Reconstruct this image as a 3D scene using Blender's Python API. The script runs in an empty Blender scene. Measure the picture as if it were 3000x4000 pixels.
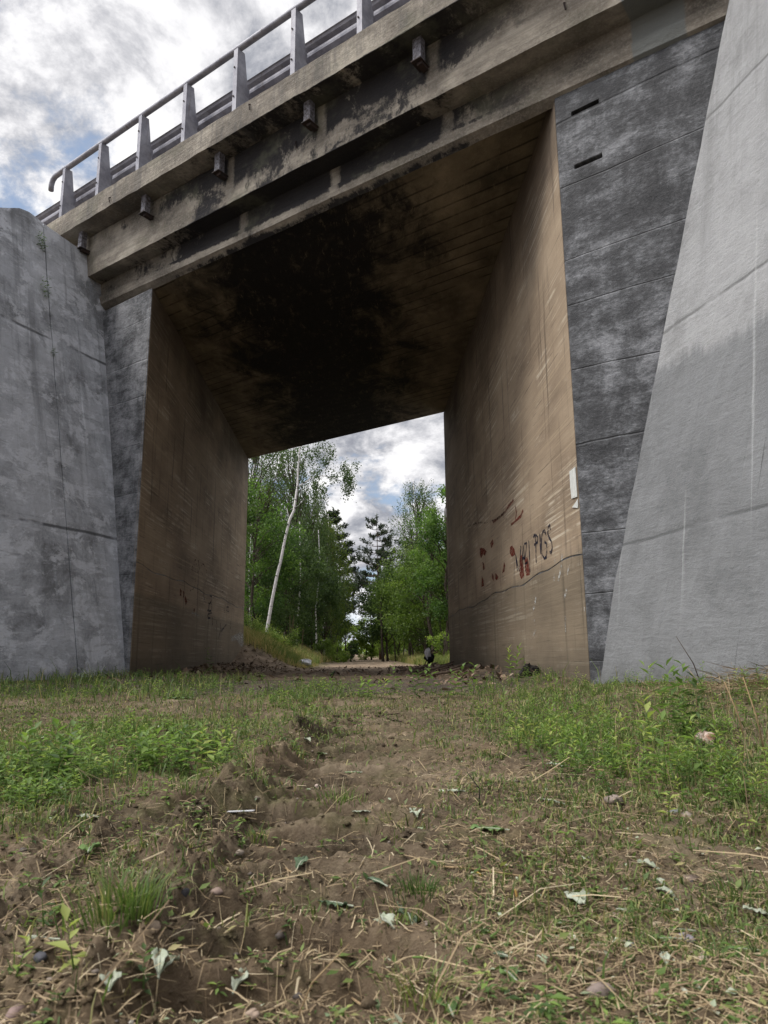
import bpy, math, random
import numpy as np
from mathutils import Vector, Matrix
R_ = random.Random(7)
rng = np.random.default_rng(11)
D = bpy.data
SC = bpy.context.scene
COL = SC.collection

# ------------------------------------------------------------------ camera
F_, W_, H_ = 2835.0, 3000.0, 4000.0
EYE = np.array([0.0, 0.0, 0.45])
def _basis():
    d = lambda p: np.array([p[0]-1500.0, -(p[1]-2000.0), -F_])
    Y = d((1405, 2572)); Y /= np.linalg.norm(Y)
    Z = d((1390, -12000)); Z -= Z.dot(Y)*Y; Z /= np.linalg.norm(Z)
    return np.array([np.cross(Y, Z), Y, Z])
RW = _basis()
cam_d = D.cameras.new('camera'); cam = D.objects.new('camera', cam_d); COL.objects.link(cam)
cam_d.sensor_fit = 'HORIZONTAL'; cam_d.sensor_width = 36.0; cam_d.lens = F_/W_*36.0
cam_d.clip_start = 0.02; cam_d.clip_end = 6000
cam_d.dof.use_dof = True; cam_d.dof.focus_distance = 6.5; cam_d.dof.aperture_fstop = 13
M = Matrix([[*RW[0], EYE[0]], [*RW[1], EYE[1]], [*RW[2], EYE[2]], [0, 0, 0, 1]])
cam.matrix_world = M
SC.camera = cam

# ------------------------------------------------------------------ node helper
class G:
    def __init__(s, nt):
        s.nt = nt; s.nt.nodes.clear()
    def n(s, t, ins=None, out=0, **props):
        nd = s.nt.nodes.new(t)
        for k, v in props.items(): setattr(nd, k, v)
        for k, v in (ins or {}).items():
            sock = nd.inputs[k]
            if isinstance(v, bpy.types.NodeSocket): s.nt.links.new(v, sock)
            else:
                if sock.type == 'RGBA' and len(v) == 3: v = (*v, 1)
                sock.default_value = v
        return nd if out is None or not len(nd.outputs) else nd.outputs[out]
    def m(s, op, a, b=0.0, c=0.0, clamp=False):
        return s.n('ShaderNodeMath', {0: a, 1: b, 2: c}, operation=op, use_clamp=clamp)
    def noise(s, v, scale, detail=4, rough=.55, dist=0.0, lac=2.0):
        return s.n('ShaderNodeTexNoise', {'Vector': v, 'Scale': scale, 'Detail': detail, 'Roughness': rough, 'Distortion': dist, 'Lacunarity': lac})
    def map(s, v, sc=(1, 1, 1), loc=(0, 0, 0), rot=(0, 0, 0)):
        return s.n('ShaderNodeMapping', {'Vector': v, 'Scale': sc, 'Location': loc, 'Rotation': rot})
    def step(s, v, a, b, lo=0.0, hi=1.0):
        return s.n('ShaderNodeMapRange', {0: v, 1: a, 2: b, 3: lo, 4: hi}, interpolation_type='SMOOTHSTEP')
    def mix(s, f, a, b, bt='MIX'):
        nd = s.nt.nodes.new('ShaderNodeMix'); nd.data_type = 'RGBA'; nd.blend_type = bt
        for i, v in ((0, f), (6, a), (7, b)):
            if isinstance(v, bpy.types.NodeSocket): s.nt.links.new(v, nd.inputs[i])
            else: nd.inputs[i].default_value = v if i == 0 else ((*v, 1) if len(v) == 3 else v)
        return nd.outputs[2]
    def dot(s, v, a):
        return s.n('ShaderNodeVectorMath', {0: v, 1: a}, out='Value', operation='DOT_PRODUCT')
    def ramp(s, f, stops):
        nd = s.nt.nodes.new('ShaderNodeValToRGB'); s.nt.links.new(f, nd.inputs[0])
        e = nd.color_ramp.elements
        while len(e) < len(stops): e.new(0.5)
        for el, (p, c) in zip(e, stops): el.position = p; el.color = (*c, 1)
        return nd.outputs[0]

# ------------------------------------------------------------------ world and sun
SUN_EL, SUN_AZ = math.radians(56), math.radians(-100)      # azimuth from +Y towards +X
world = D.worlds.new('World'); SC.world = world; world.use_nodes = True
g = G(world.node_tree)
tc = g.n('ShaderNodeTexCoord', out='Generated')
nish = g.n('ShaderNodeTexSky', sky_type='NISHITA', sun_disc=False, sun_elevation=SUN_EL, sun_rotation=SUN_AZ)
blue = g.mix(0.5, g.n('ShaderNodeVectorMath', {0: nish, 3: 0.10}, operation='SCALE'), (0.33, 0.41, 0.54))
sep = g.n('ShaderNodeSeparateXYZ', {0: tc}, out=None)
dz = g.m('ADD', g.m('MAXIMUM', sep.outputs[2], 0.0), 0.42)
cx = g.m('DIVIDE', sep.outputs[0], dz); cy = g.m('DIVIDE', sep.outputs[1], dz)
cv = g.n('ShaderNodeCombineXYZ', {0: cx, 1: cy, 2: 0.0})
sx_, sy_ = math.sin(SUN_AZ), math.cos(SUN_AZ)
def cloudf(off):
    v_ = g.map(cv, loc=(2.35+off[0], 4.15+off[1], 0))
    a_ = g.noise(v_, 2.7, 3, .5); b_ = g.noise(v_, 6.8, 12, .64, .2)
    return g.m('ADD', g.m('MULTIPLY', a_, .55), g.m('MULTIPLY', b_, .45))
n0 = cloudf((0, 0)); n1 = cloudf((sx_*.05, sy_*.05))
lit = g.m('MULTIPLY', g.m('SUBTRACT', n0, n1), 5.2)
thick = g.step(n0, .50, .66)
val = g.m('ADD', g.m('SUBTRACT', .60, g.m('MULTIPLY', thick, .30)), lit)
cloud = g.ramp(val, [(.0, (.19, .20, .24)), (.30, (.31, .32, .355)), (.52, (.50, .50, .525)), (.72, (.71, .705, .72)), (.95, (.84, .83, .82))])
amount = g.step(n0, .385, .47)
holes = g.mix(amount, blue, cloud)
toward = g.dot(tc, (math.sin(SUN_AZ)*math.cos(SUN_EL), math.cos(SUN_AZ)*math.cos(SUN_EL), math.sin(SUN_EL)))
glow = g.step(toward, 0.66, 1.0, 0.72, 2.9)
skyc = g.n('ShaderNodeVectorMath', {0: holes, 3: glow}, operation='SCALE')
low = g.step(sep.outputs[2], -0.02, 0.10)
skyc = g.mix(low, (.62, .65, .70), skyc)
bg = g.n('ShaderNodeBackground', {'Color': skyc, 'Strength': 1.0})
g.n('ShaderNodeOutputWorld', {'Surface': bg})
sd = D.lights.new('sun', 'SUN'); sd.energy = 1.5; sd.angle = math.radians(20); sd.color = (1.0, .95, .87)
sun = D.objects.new('sun', sd); COL.objects.link(sun)
sv = Vector((math.sin(SUN_AZ)*math.cos(SUN_EL), math.cos(SUN_AZ)*math.cos(SUN_EL), math.sin(SUN_EL)))
sun.rotation_euler = sv.to_track_quat('Z', 'Y').to_euler(); sun.location = (-20, 10, 30)
vs = SC.view_settings; vs.view_transform = 'Standard'; vs.look = 'None'; vs.exposure = 0.93; vs.gamma = 1.0; vs.use_curve_mapping = False
SC.cycles.max_bounces = 8; SC.cycles.diffuse_bounces = 5; SC.cycles.transparent_max_bounces = 12

# ------------------------------------------------------------------ geometry frame of the bridge
US = np.array([0.7846, -0.6200, 0.0]); NS = np.array([-0.6200, -0.7846, 0.0])   # along the deck, out of its front face
PL0 = np.array([-2.933, 9.557, 0.0])                                           # left front corner of the passage
XL, XR = -2.933, 1.822
def face(u, o, z): return PL0 + US*u + NS*o + np.array([0, 0, z])
CEN = np.array([-0.555, 12.235])
def ray(px, py):
    d = RW @ np.array([px-1500.0, -(py-2000.0), -F_]); return d/np.linalg.norm(d)
def aty(px, py, y): d = ray(px, py); return EYE + d*(y/d[1])
def atx(px, py, x): d = ray(px, py); return EYE + d*(x/d[0])

# ------------------------------------------------------------------ numpy noise
_perm = np.random.default_rng(3).random((256, 256))
def vnoise(x, y):
    xi = np.floor(x).astype(int); yi = np.floor(y).astype(int); fx = x-xi; fy = y-yi
    fx = fx*fx*(3-2*fx); fy = fy*fy*(3-2*fy)
    a = _perm[xi & 255, yi & 255]; b = _perm[(xi+1) & 255, yi & 255]; c = _perm[xi & 255, (yi+1) & 255]; d = _perm[(xi+1) & 255, (yi+1) & 255]
    return (a*(1-fx)+b*fx)*(1-fy)+(c*(1-fx)+d*fx)*fy
def fbm(x, y, o=4, r=.5):
    s = 0; a = 1; t = 0
    for i in range(o):
        s = s + a*vnoise(x*2**i+13.7*i, y*2**i+7.1*i); t += a; a *= r
    return s/t
def sm(a, b, x):
    t = np.clip((x-a)/(b-a), 0, 1); return t*t*(3-2*t)
def bump1(x, c, w): return np.exp(-((x-c)/w)**2)

RUT = [(0.6, -.17), (1.1, -.14), (1.6, -.15), (2.2, -.12), (3.2, -.07), (5.0, .05), (9, .2), (60, .35)]
def rutx(y): return np.interp(y, [p[0] for p in RUT], [p[1] for p in RUT])
def ground(x, y):
    x = np.asarray(x, float); y = np.asarray(y, float)
    near = 1-sm(7.5, 9.5, y)
    z = .10*sm(.9, 3.2, y) + .10*sm(3, 9, y)
    z = z + .16*sm(.8, 2.4, x)*sm(1.6, 3.2, y)*(1-sm(7, 9, y)) + .06*bump1(x, 2.35, .45)*bump1(y, 4.0, .6)
    z = z + .05*sm(-1, -3, x)*sm(5, 8, y)
    inb = sm(14, 18, y)
    z = z + .007*np.clip(y-22, 0, 260)
    # banks beside the far track
    wob = .5*(fbm(x*.15, y*.15, 3)-.5)
    lb = sm(-1.2, -3.6, x+wob)*sm(16.5, 20, y); rb = sm(2.2, 4.5, x+wob)*sm(20, 26, y)
    z = z + lb*(.85-.45*sm(24, 45, y)) + rb*(.32+.15*sm(30, 50, y))
    # debris ridge along the right wall inside the passage, and rubbish at the left far corner
    z = z + .10*sm(.9, 1.75, x+.3*(fbm(x*1.3, y*1.3, 3)-.5))*sm(7.5, 9.5, y)*(1-sm(17, 20, y))
    z = z + .10*sm(-1.6, -2.9, x)*sm(11.5, 14, y)*(1-sm(20, 22, y))
    z = z + .25*(fbm(x*.03+5, y*.03, 3)-.5)*sm(60, 200, np.hypot(x, y))*4
    # small relief, fading with distance
    d = np.hypot(x, y)
    k = 1/(1+(d/9)**2)
    z = z + k*(.075*(fbm(x*1.4, y*1.4, 3)-.5) + .05*(fbm(x*4.5+3, y*4.5, 4)-.5))
    kn = 1-sm(5, 9, d)
    cl = fbm(x*14+1, y*14+2, 5, .6)-.5
    rx = rutx(y); dx = x-rx
    lug_zone = sm(-.18, -.10, dx)*(1-sm(.22, .36, dx))*sm(.9, 1.2, y)*(1-sm(4.2, 5.6, y))
    ph = y*11.5 + 9*(dx-.06)**2*8 + 1.2*fbm(x*3, y*3, 2)
    z = z + lug_zone*(-.038 + .034*np.clip(1.6*np.sin(y*38+60*(dx-.05)**2+1.2*fbm(x*4, y*4, 2)), -1, 1))
    berm = bump1(dx + .07*(fbm(x*2, y*3+4, 3)-.5)*2, -.23, .085)*(1-sm(3.4, 5, y))
    z = z + berm*(.045 + .10*cl)
    rough = np.clip(bump1(dx, -.5, .42)*(1-sm(1.5, 2.4, y)) + .45*berm + .22, 0, 1)
    z = z + kn*rough*(.10*cl + .03*(fbm(x*45, y*45, 3)-.5))
    z = z + kn*.028*(fbm(x*60+9, y*60, 3)-.5)
    z = z - .05*sm(0.55, .8, fbm(x*5+40, y*5+2, 3))*kn*bump1(dx, -.4, .35)
    return z

# ------------------------------------------------------------------ object helpers
def props(o, label=None, cat=None, group=None, kind=None):
    if label: o['label'] = label
    if cat: o['category'] = cat
    if group: o['group'] = group
    if kind: o['kind'] = kind
    return o
def link(name, me, mat, parent=None):
    o = D.objects.new(name, me); COL.objects.link(o)
    if mat and not me.materials: me.materials.append(mat)
    if parent: o.parent = parent
    return o
def empty(name, loc, label, cat, group=None):
    o = D.objects.new(name, None); COL.objects.link(o); o.location = loc; o.empty_display_size = .1
    return props(o, label, cat, group)
def raw(name, v, f, mat, parent=None, tint=None, smooth=False):
    """numpy mesh; f is (M,k) or list of such arrays"""
    v = np.ascontiguousarray(v, dtype=np.float32)
    fl = f if isinstance(f, list) else [f]
    me = D.meshes.new(name)
    me.vertices.add(len(v)); me.vertices.foreach_set('co', v.ravel())
    tot = sum(a.size for a in fl); cnt = sum(len(a) for a in fl)
    me.loops.add(tot); me.loops.foreach_set('vertex_index', np.concatenate([a.ravel() for a in fl]).astype(np.int32))
    me.polygons.add(cnt)
    sizes = np.concatenate([np.full(len(a), a.shape[1]) for a in fl]); st = np.concatenate([[0], np.cumsum(sizes)[:-1]])
    me.polygons.foreach_set('loop_start', st.astype(np.int32)); me.polygons.foreach_set('loop_total', sizes.astype(np.int32))
    if smooth: me.polygons.foreach_set('use_smooth', np.ones(cnt, bool))
    me.update(calc_edges=True)
    if tint is not None:
        a = me.attributes.new('tint', 'FLOAT', 'POINT'); a.data.foreach_set('value', np.asarray(tint, np.float32))
    return link(name, me, mat, parent)
class MB:
    def __init__(s): s.v = []; s.f = []
    def add(s, vs, fs):
        k = len(s.v); s.v += [tuple(map(float, p)) for p in vs]; s.f += [tuple(i+k for i in q) for q in fs]; return s
    def hexa(s, b, t):           # bottom 4, top 4 (same winding)
        return s.add(list(b)+list(t), [(3, 2, 1, 0), (4, 5, 6, 7), (0, 1, 5, 4), (1, 2, 6, 5), (2, 3, 7, 6), (3, 0, 4, 7)])
    def box(s, c, hx, hy, hz):   # hx.. are half-extent vectors
        c, hx, hy, hz = map(np.asarray, (c, hx, hy, hz))
        q = [c-hx-hy, c+hx-hy, c+hx+hy, c-hx+hy]
        return s.hexa([p-hz for p in q], [p+hz for p in q])
    def tube(s, pts, rad, n=8, cap=True):
        pts = [np.asarray(p, float) for p in pts]; rad = rad if hasattr(rad, '__len__') else [rad]*len(pts)
        rings = []; ref = None
        for i, p in enumerate(pts):
            t = pts[min(i+1, len(pts)-1)]-pts[max(i-1, 0)]; t = t/(np.linalg.norm(t)+1e-9)
            if ref is None: ref = np.array([0, 0, 1.]) if abs(t[2]) < .9 else np.array([1., 0, 0])
            a = np.cross(t, ref); a /= np.linalg.norm(a)+1e-9; b = np.cross(t, a); ref = np.cross(a, t)
            rings.append([p+rad[i]*(a*math.cos(2*math.pi*k/n)+b*math.sin(2*math.pi*k/n)) for k in range(n)])
        vs = [q for r in rings for q in r]; fs = []
        for i in range(len(pts)-1):
            for k in range(n): fs.append((i*n+k, i*n+(k+1) % n, (i+1)*n+(k+1) % n, (i+1)*n+k))
        if cap: fs += [tuple(range(n-1, -1, -1)), tuple((len(pts)-1)*n+k for k in range(n))]
        return s.add(vs, fs)
    def build(s, name, mat, parent=None, smooth=False, bevel=0, seg=1):
        me = D.meshes.new(name); me.from_pydata(s.v, [], s.f); me.update()
        if smooth:
            me.polygons.foreach_set('use_smooth', [True]*len(me.polygons))
        o = link(name, me, mat, parent)
        if bevel:
            m = o.modifiers.new('bevel', 'BEVEL'); m.width = bevel; m.segments = seg; m.limit_method = 'ANGLE'; m.angle_limit = math.radians(40)
        return o

# ------------------------------------------------------------------ materials
def newmat(name):
    m = D.materials.new(name); m.use_nodes = True; return m, G(m.node_tree)
def finish(g, col, rough=.9, bump=None, bstr=.3, bdist=.02, spec=.25, metal=0.0):
    ins = {'Base Color': col, 'Roughness': rough, 'Specular IOR Level': spec, 'Metallic': metal}
    if bump is not None: ins['Normal'] = g.n('ShaderNodeBump', {'Height': bump, 'Strength': bstr, 'Distance': bdist})
    g.n('ShaderNodeOutputMaterial', {'Surface': g.n('ShaderNodeBsdfPrincipled', ins)})
def pos(g): return g.n('ShaderNodeNewGeometry', out='Position')

def plane_coords(g, along, origin=(0, 0, 0)):
    """vector (metres along, height, 0) on a wall running in the direction 'along'"""
    p = g.n('ShaderNodeVectorMath', {0: pos(g), 1: tuple(origin)}, operation='SUBTRACT')
    a = g.dot(p, tuple(along)); z = g.n('ShaderNodeSeparateXYZ', {0: pos(g)}, out=2)
    return a, z, g.n('ShaderNodeCombineXYZ', {0: a, 1: z, 2: 0.0})

def tuple_dark(g, c): return g.mix(1.0, c, (.72, .73, .74), 'MULTIPLY')
def mat_passage():
    m, g = newmat('ochre stained passage concrete')
    a, z, v = plane_coords(g, (0, 1, 0))
    n1 = g.noise(g.map(v, (.5, 1.0, 1)), 1.3, 6, .6)
    col = g.ramp(n1, [(.3, (.15, .112, .080)), (.5, (.28, .214, .150)), (.7, (.40, .315, .225))])
    fine_ = g.noise(v, 42, 5, .7)
    col = g.mix(g.step(fine_, .35, .75, 0, .45), col, (.29, .22, .15))
    # pale lime streaks left by the horizontal board marks
    st = g.noise(g.map(v, (.32, 22, 1)), 1.0, 7, .72, .05)
    patch = g.step(g.noise(g.map(v, (1, 1.6, 1), (2.3, .4, 0)), .8, 6, .72), .48, .60)
    col = g.mix(g.m('MULTIPLY', g.m('MULTIPLY', g.step(st, .50, .60), patch), .72), col, (.56, .49, .385))
    st2 = g.noise(g.map(v, (.35, 34, 1), (3, 5, 0)), 1.0, 5, .72, .05)
    col = g.mix(g.step(st2, .53, .62, 0, .55), col, (.40, .32, .22))
    pit = g.noise(g.map(v, (.8, 26, 1), (7, 1, 0)), 1.3, 5, .65, .2); col = g.mix(g.step(pit, .60, .68, 0, .6), col, (.045, .032, .024))
    # vertical drips
    dr = g.noise(g.map(v, (9, .45, 1), (4, 0, 0)), 1.0, 4, .6, .2)
    col = g.mix(g.step(dr, .56, .70, 0, .6), col, (.05, .036, .028))
    # darker towards the top of the wall, with an uneven edge
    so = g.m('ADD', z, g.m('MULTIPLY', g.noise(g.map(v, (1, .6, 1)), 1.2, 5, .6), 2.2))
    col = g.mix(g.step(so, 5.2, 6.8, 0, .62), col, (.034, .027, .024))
    # older grey-green lower lift below the day joint
    lo = g.step(g.m('ADD', z, g.m('MULTIPLY', g.noise(v, 3, 4, .6), .10)), 1.30, 1.42, .0, 1.0)
    col = g.mix(lo, g.mix(.5, col, (.115, .100, .072)), col)
    # damp foot
    ft = g.m('ADD', z, g.m('MULTIPLY', g.noise(v, 2.2, 5, .65), .5))
    col = g.mix(g.step(ft, .45, .95), g.mix(.55, col, (.045, .04, .032)), col)
    h = g.m('ADD', g.m('MULTIPLY', st, .6), g.m('ADD', g.m('MULTIPLY', fine_, .25), g.m('MULTIPLY', g.noise(g.map(v, (.2, 5, 1)), 1, 2), .5)))
    finish(g, col, .85, h, .5, .015)
    return m
def mat_soffit():
    m, g = newmat('sooty soffit concrete')
    p = pos(g)
    n1 = g.noise(g.map(p, (1, .6, 1)), 1.6, 6, .65)
    col = g.ramp(n1, [(.3, (.080, .066, .046)), (.55, (.22, .18, .125)), (.75, (.36, .30, .215))])
    x = g.n('ShaderNodeSeparateXYZ', {0: p}, out=0); y = g.n('ShaderNodeSeparateXYZ', {0: p}, out=1)
    # soot left by engines: a band along the middle of the ceiling
    off = g.m('ABSOLUTE', g.m('ADD', x, g.m('ADD', .75, g.m('MULTIPLY', g.m('SUBTRACT', y, 11.), -.06))))
    ed = g.m('ADD', off, g.m('MULTIPLY', g.noise(g.map(p, (1.6, 1, 1)), 1.1, 10, .70, .5), 4.2))
    soot = g.step(ed, 2.95, 4.2, .975, .10)
    spec = g.step(g.noise(g.map(p, (3, 1.6, 1), (2, 2, 0)), 3.0, 8, .75, .3), .48, .60, 0, .75)
    soot2 = g.m('MAXIMUM', soot, g.m('MULTIPLY', spec, g.step(ed, 3.0, 4.6, 1, .2)))
    sp_ = g.noise(g.map(p, (2.5, 1.2, 1), (6, 1, 0)), 2.5, 10, .8, .3); col = g.mix(g.m('MULTIPLY', soot2, g.step(sp_, .64, .54, .72, 1.0)), col, (.008, .0075, .009))
    q = g.m('ADD', g.dot(p, tuple(NS)), g.m('MULTIPLY', g.m('SUBTRACT', g.noise(p, 1.5, 3), .5), .03))
    bl = g.m('ABSOLUTE', g.m('SUBTRACT', g.m('FRACT', g.m('DIVIDE', q, .21)), .5))
    gt = g.step(g.noise(g.map(p, (1, 1, 1), (8, 3, 0)), 1.3, 4, .6), .42, .56)
    col = g.mix(g.m('MULTIPLY', g.step(bl, .03, .10, .7, 0), gt), col, (.008, .007, .007))
    lime = g.noise(g.map(p, (5, 1.2, 1), (1, 2, 0)), 3.5, 8, .78, .3); col = g.mix(g.m('MULTIPLY', g.step(lime, .57, .68, 0, .6), g.step(ed, 1.6, 3.2)), col, (.26, .21, .14))
    finish(g, col, .9, g.m('ADD', g.noise(p, 30, 5, .7), bl), .45, .02)
    return m
def mat_deck():
    m, g = newmat('weathered deck edge concrete')
    u, z, v = plane_coords(g, US, PL0)
    v = g.n('ShaderNodeCombineXYZ', {0: u, 1: z, 2: g.dot(pos(g), tuple(NS))})
    n1 = g.noise(g.map(v, (.8, 1.2, 1)), 1.8, 7, .65)
    col = g.ramp(n1, [(.34, (.085, .075, .062)), (.5, (.185, .162, .134)), (.64, (.35, .315, .26))])
    sp = g.noise(v, 38, 5, .75)
    col = g.mix(g.step(sp, .4, .8, 0, .5), col, (.40, .37, .32))
    st = g.noise(g.map(v, (.6, 22, 6)), 1.0, 4, .6)
    col = g.mix(g.step(st, .52, .62, 0, .35), col, (.12, .105, .09))
    # black algae and soot over the middle of the span, with ragged edges
    zz = g.m('ADD', z, g.m('MULTIPLY', u, .024))
    rag = g.noise(g.map(v, (1.5, 1.5, 1), (2.2, 0, 0)), 1.7, 9, .72, .5)
    uu = g.m('MULTIPLY', g.step(u, .2, 1.8), g.step(u, 6.2, 4.4))
    beam = g.m('MULTIPLY', g.step(zz, 6.22, 6.60, .10, .62), g.step(zz, 6.09, 6.11))
    slab = g.m('MULTIPLY', g.step(zz, 6.11, 6.09), g.m('ADD', g.step(zz, 5.76, 5.83, .0, .66), g.step(zz, 5.70, 5.66, 0, .4)))
    up = g.m('ADD', g.m('MAXIMUM', beam, slab), g.m('MULTIPLY', uu, .42))
    up = g.m('SUBTRACT', up, g.m('MULTIPLY', g.step(u, 1.2, -1.0), .30))
    up = g.m('MULTIPLY', up, g.step(zz, 6.78, 6.74))
    finr = g.noise(g.map(v, (3, 1.2, 3), (5, 5, 0)), 7.0, 8, .75)
    mask = g.step(g.m('ADD', up, g.m('ADD', g.m('MULTIPLY', g.m('SUBTRACT', rag, .5), 2.2), g.m('MULTIPLY', g.m('SUBTRACT', finr, .5), .9))), .46, .80, 0, .95)
    edge_ = g.m('MULTIPLY', g.step(z, 6.70, 6.72), g.step(finr, .45, .60, 0, .4)); col = g.mix(edge_, col, (.10, .09, .078))
    up2 = g.m('MULTIPLY', g.step(u, 6.6, 5.0), mask)
    # drain streaks every 1.52 m washed clean again
    fr = g.m('ABSOLUTE', g.m('SUBTRACT', g.m('FRACT', g.m('DIVIDE', g.m('ADD', u, 1.30+.76), 1.52)), .58))
    fr = g.m('ADD', fr, g.m('MULTIPLY', g.m('SUBTRACT', g.noise(g.map(v, (2, 1, 1)), 4, 5, .7), .5), .10))
    clean = g.m('MULTIPLY', g.step(fr, .025, .06, 1, 0), g.step(g.n('ShaderNodeSeparateXYZ', {0: g.n('ShaderNodeNewGeometry', out='Normal')}, out=2), -.6, -.2))
    up3 = g.m('MULTIPLY', up2, g.m('SUBTRACT', 1.0, g.m('MULTIPLY', clean, .92)))
    col = g.mix(up3, col, (.014, .0135, .016))
    # mossy tint
    col = g.mix(g.step(g.noise(v, 1.1, 5, .7), .5, .65, 0, .45), col, (.135, .135, .095))
    # soft vertical runs on the outer kerb
    run = g.noise(g.map(v, (7, .5, 3), (1, 3, 0)), 1.0, 4, .6)
    col = g.mix(g.m('MULTIPLY', g.step(run, .52, .66, 0, .5), g.step(z, 6.66, 6.72)), col, (.10, .095, .09))
    # grey repair patch at the right of the slab
    pt = g.m('MULTIPLY', g.step(u, 6.78, 6.80), g.step(u, 7.25, 7.22)); pt = g.m('MULTIPLY', pt, g.step(zz, 6.2, 6.19))
    col = g.mix(g.m('MULTIPLY', pt, .9), col, (.15, .16, .155))
    finish(g, col, .92, g.m('ADD', g.noise(v, 26, 6, .75), g.m('MULTIPLY', st, .8)), .7, .02)
    return m
def mat_abutment():
    m, g = newmat('charcoal painted abutment face')
    u, z, v = plane_coords(g, US, PL0)
    n1 = g.noise(g.map(v, (1.5, 1.0, 1)), 1.5, 12, .76, .25)
    n2 = g.noise(g.map(v, (.9, 2.4, 1), (4, 1, 0)), 2.2, 12, .80, .3)
    br = g.noise(g.map(v, (5, 12, 1), (1, 7, 0)), 3.0, 8, .82, .4)
    f = g.m('ADD', g.m('MULTIPLY', n1, .5), g.m('ADD', g.m('MULTIPLY', n2, .45), g.m('MULTIPLY', br, .24)))
    left = g.step(u, 2.0, 1.0)
    f = g.m('ADD', f, g.m('MULTIPLY', left, .055))
    col = g.ramp(f, [(.50, (.026, .027, .030)), (.57, (.048, .049, .053)), (.615, (.095, .098, .105)), (.67, (.19, .195, .208)), (.76, (.33, .335, .35))])
    sc = g.noise(v, 55, 4, .8)
    col = g.mix(g.step(sc, .55, .8, 0, .5), col, (.27, .28, .31))
    wv = g.m('MULTIPLY', g.m('SUBTRACT', g.noise(v, 1.2, 3), .5), .06)
    ln = g.m('ABSOLUTE', g.m('SUBTRACT', g.m('FRACT', g.m('DIVIDE', g.m('ADD', g.m('ADD', z, wv), g.m('MULTIPLY', g.m('SUBTRACT', g.noise(g.map(v, (.1, 1, 1)), .7, 2), .5), 1.2)), .61)), .5))
    gate = g.step(g.noise(g.map(v, (1, 2, 1), (9, 9, 0)), 1.2, 4, .65), .55, .66)
    col = g.mix(g.m('MULTIPLY', g.step(ln, .003, .010, .7, 0), gate), col, (.012, .012, .013))
    h = g.m('ADD', g.m('MULTIPLY', g.noise(v, 22, 7, .75, .5), 1.0), g.m('MULTIPLY', g.step(ln, .0, .02), .5))
    finish(g, col, .72, h, .8, .02, .35)
    return m
def mat_wing(name, along, origin, c0, c1, c2, line=.75, wet=None, blot=.75, off=.06):
    m, g = newmat(name)
    a, z, v = plane_coords(g, along, origin)
    n1 = g.noise(g.map(v, (1.0, .9, 1)), 1.1, 12, .74, .2)
    n2 = g.noise(g.map(v, (1.3, 1.7, 1), (3, 8, 0), rot=(0, 0, .5)), 1.6, 12, .76, .35)
    tr = g.noise(g.map(v, (1.2, 7, 1), rot=(0, 0, .45)), 2.2, 10, .80, .4)
    col = g.ramp(n1, [(.38, c0), (.50, c1), (.64, tuple((a_+b_)/2 for a_, b_ in zip(c1, c2)))])
    col = g.mix(g.m('MULTIPLY', g.step(n2, .50, .57), blot), col, c2)
    col = g.mix(g.step(tr, .54, .66, 0, .5), col, c2)
    col = g.mix(g.step(tr, .46, .34, 0, .55), col, c0)
    sc = g.noise(v, 40, 6, .85)
    col = g.mix(g.step(sc, .42, .30, 0, .45), col, c0)
    col = g.mix(g.step(sc, .50, .80, 0, .5), col, tuple(min(1, k*1.25) for k in c2))
    col = g.mix(g.step(g.noise(g.map(v, (1, 1, 1), (5, 5, 0)), 60, 2), .70, .74, 0, .6), col, (.06, .06, .065))
    dr = g.noise(g.map(v, (8, .35, 1), (4, 0, 0)), 1.0, 4, .6, .15)
    col = g.mix(g.step(dr, .58, .72, 0, .35), col, c0)
    wv = g.m('MULTIPLY', g.m('SUBTRACT', g.noise(v, .9, 3), .5), .08)
    ln = g.m('ABSOLUTE', g.m('SUBTRACT', g.m('FRACT', g.m('DIVIDE', g.m('ADD', z, g.m('ADD', wv, off)), line)), .5))
    gate = g.step(g.noise(g.map(v, (1, 2, 1), (9, 9, 0)), 1.0, 4, .65), .36, .48)
    ed2 = g.step(g.noise(g.map(v, (6, .3, 1), (2, 2, 0)), 1.0, 5, .65), .52, .64); col = g.mix(g.m('MULTIPLY', ed2, g.step(z, 2.0, 6.5, .12, .5)), col, tuple(k*.8 for k in c0))
    col = g.mix(g.m('MULTIPLY', g.step(ln, .003, .012, .85, 0), gate), col, tuple(k*.35 for k in c0))
    if wet:
        wz = g.m('ADD', z, g.m('ADD', g.m('MULTIPLY', g.m('SUBTRACT', g.noise(g.map(v, (5, .5, 1)), 1.4, 9, .72, .1), .5), .42), g.m('MULTIPLY', g.m('SUBTRACT', g.noise(v, .9, 3), .5), .5)))
        wmask = g.step(wz, wet-.07, wet+.05)
        col = g.mix(wmask, g.mix(.45, tuple_dark(g, col), (.18, .185, .188)), g.mix(.25, col, (.39, .39, .385)))
        ru = g.noise(g.map(v, (13, .25, 1), (6, 0, 0)), 1.0, 3, .5)
        col = g.mix(g.m('MULTIPLY', g.step(ru, .62, .74, 0, .4), g.step(z, .4, 1.4)), col, (.45, .46, .46))
    ft = g.m('ADD', z, g.m('MULTIPLY', g.noise(v, 2.2, 5, .65), .35))
    col = g.mix(g.step(ft, .35, .62), g.mix(.5, col, (.07, .075, .06)), col)
    h = g.m('ADD', g.noise(v, 20, 7, .75, .4), g.m('MULTIPLY', g.step(ln, .0, .03), .35))
    finish(g, col, .85, g.m('ADD', h, g.m('MULTIPLY', tr, 1.2)), .65, .02, .3)
    return m
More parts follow.
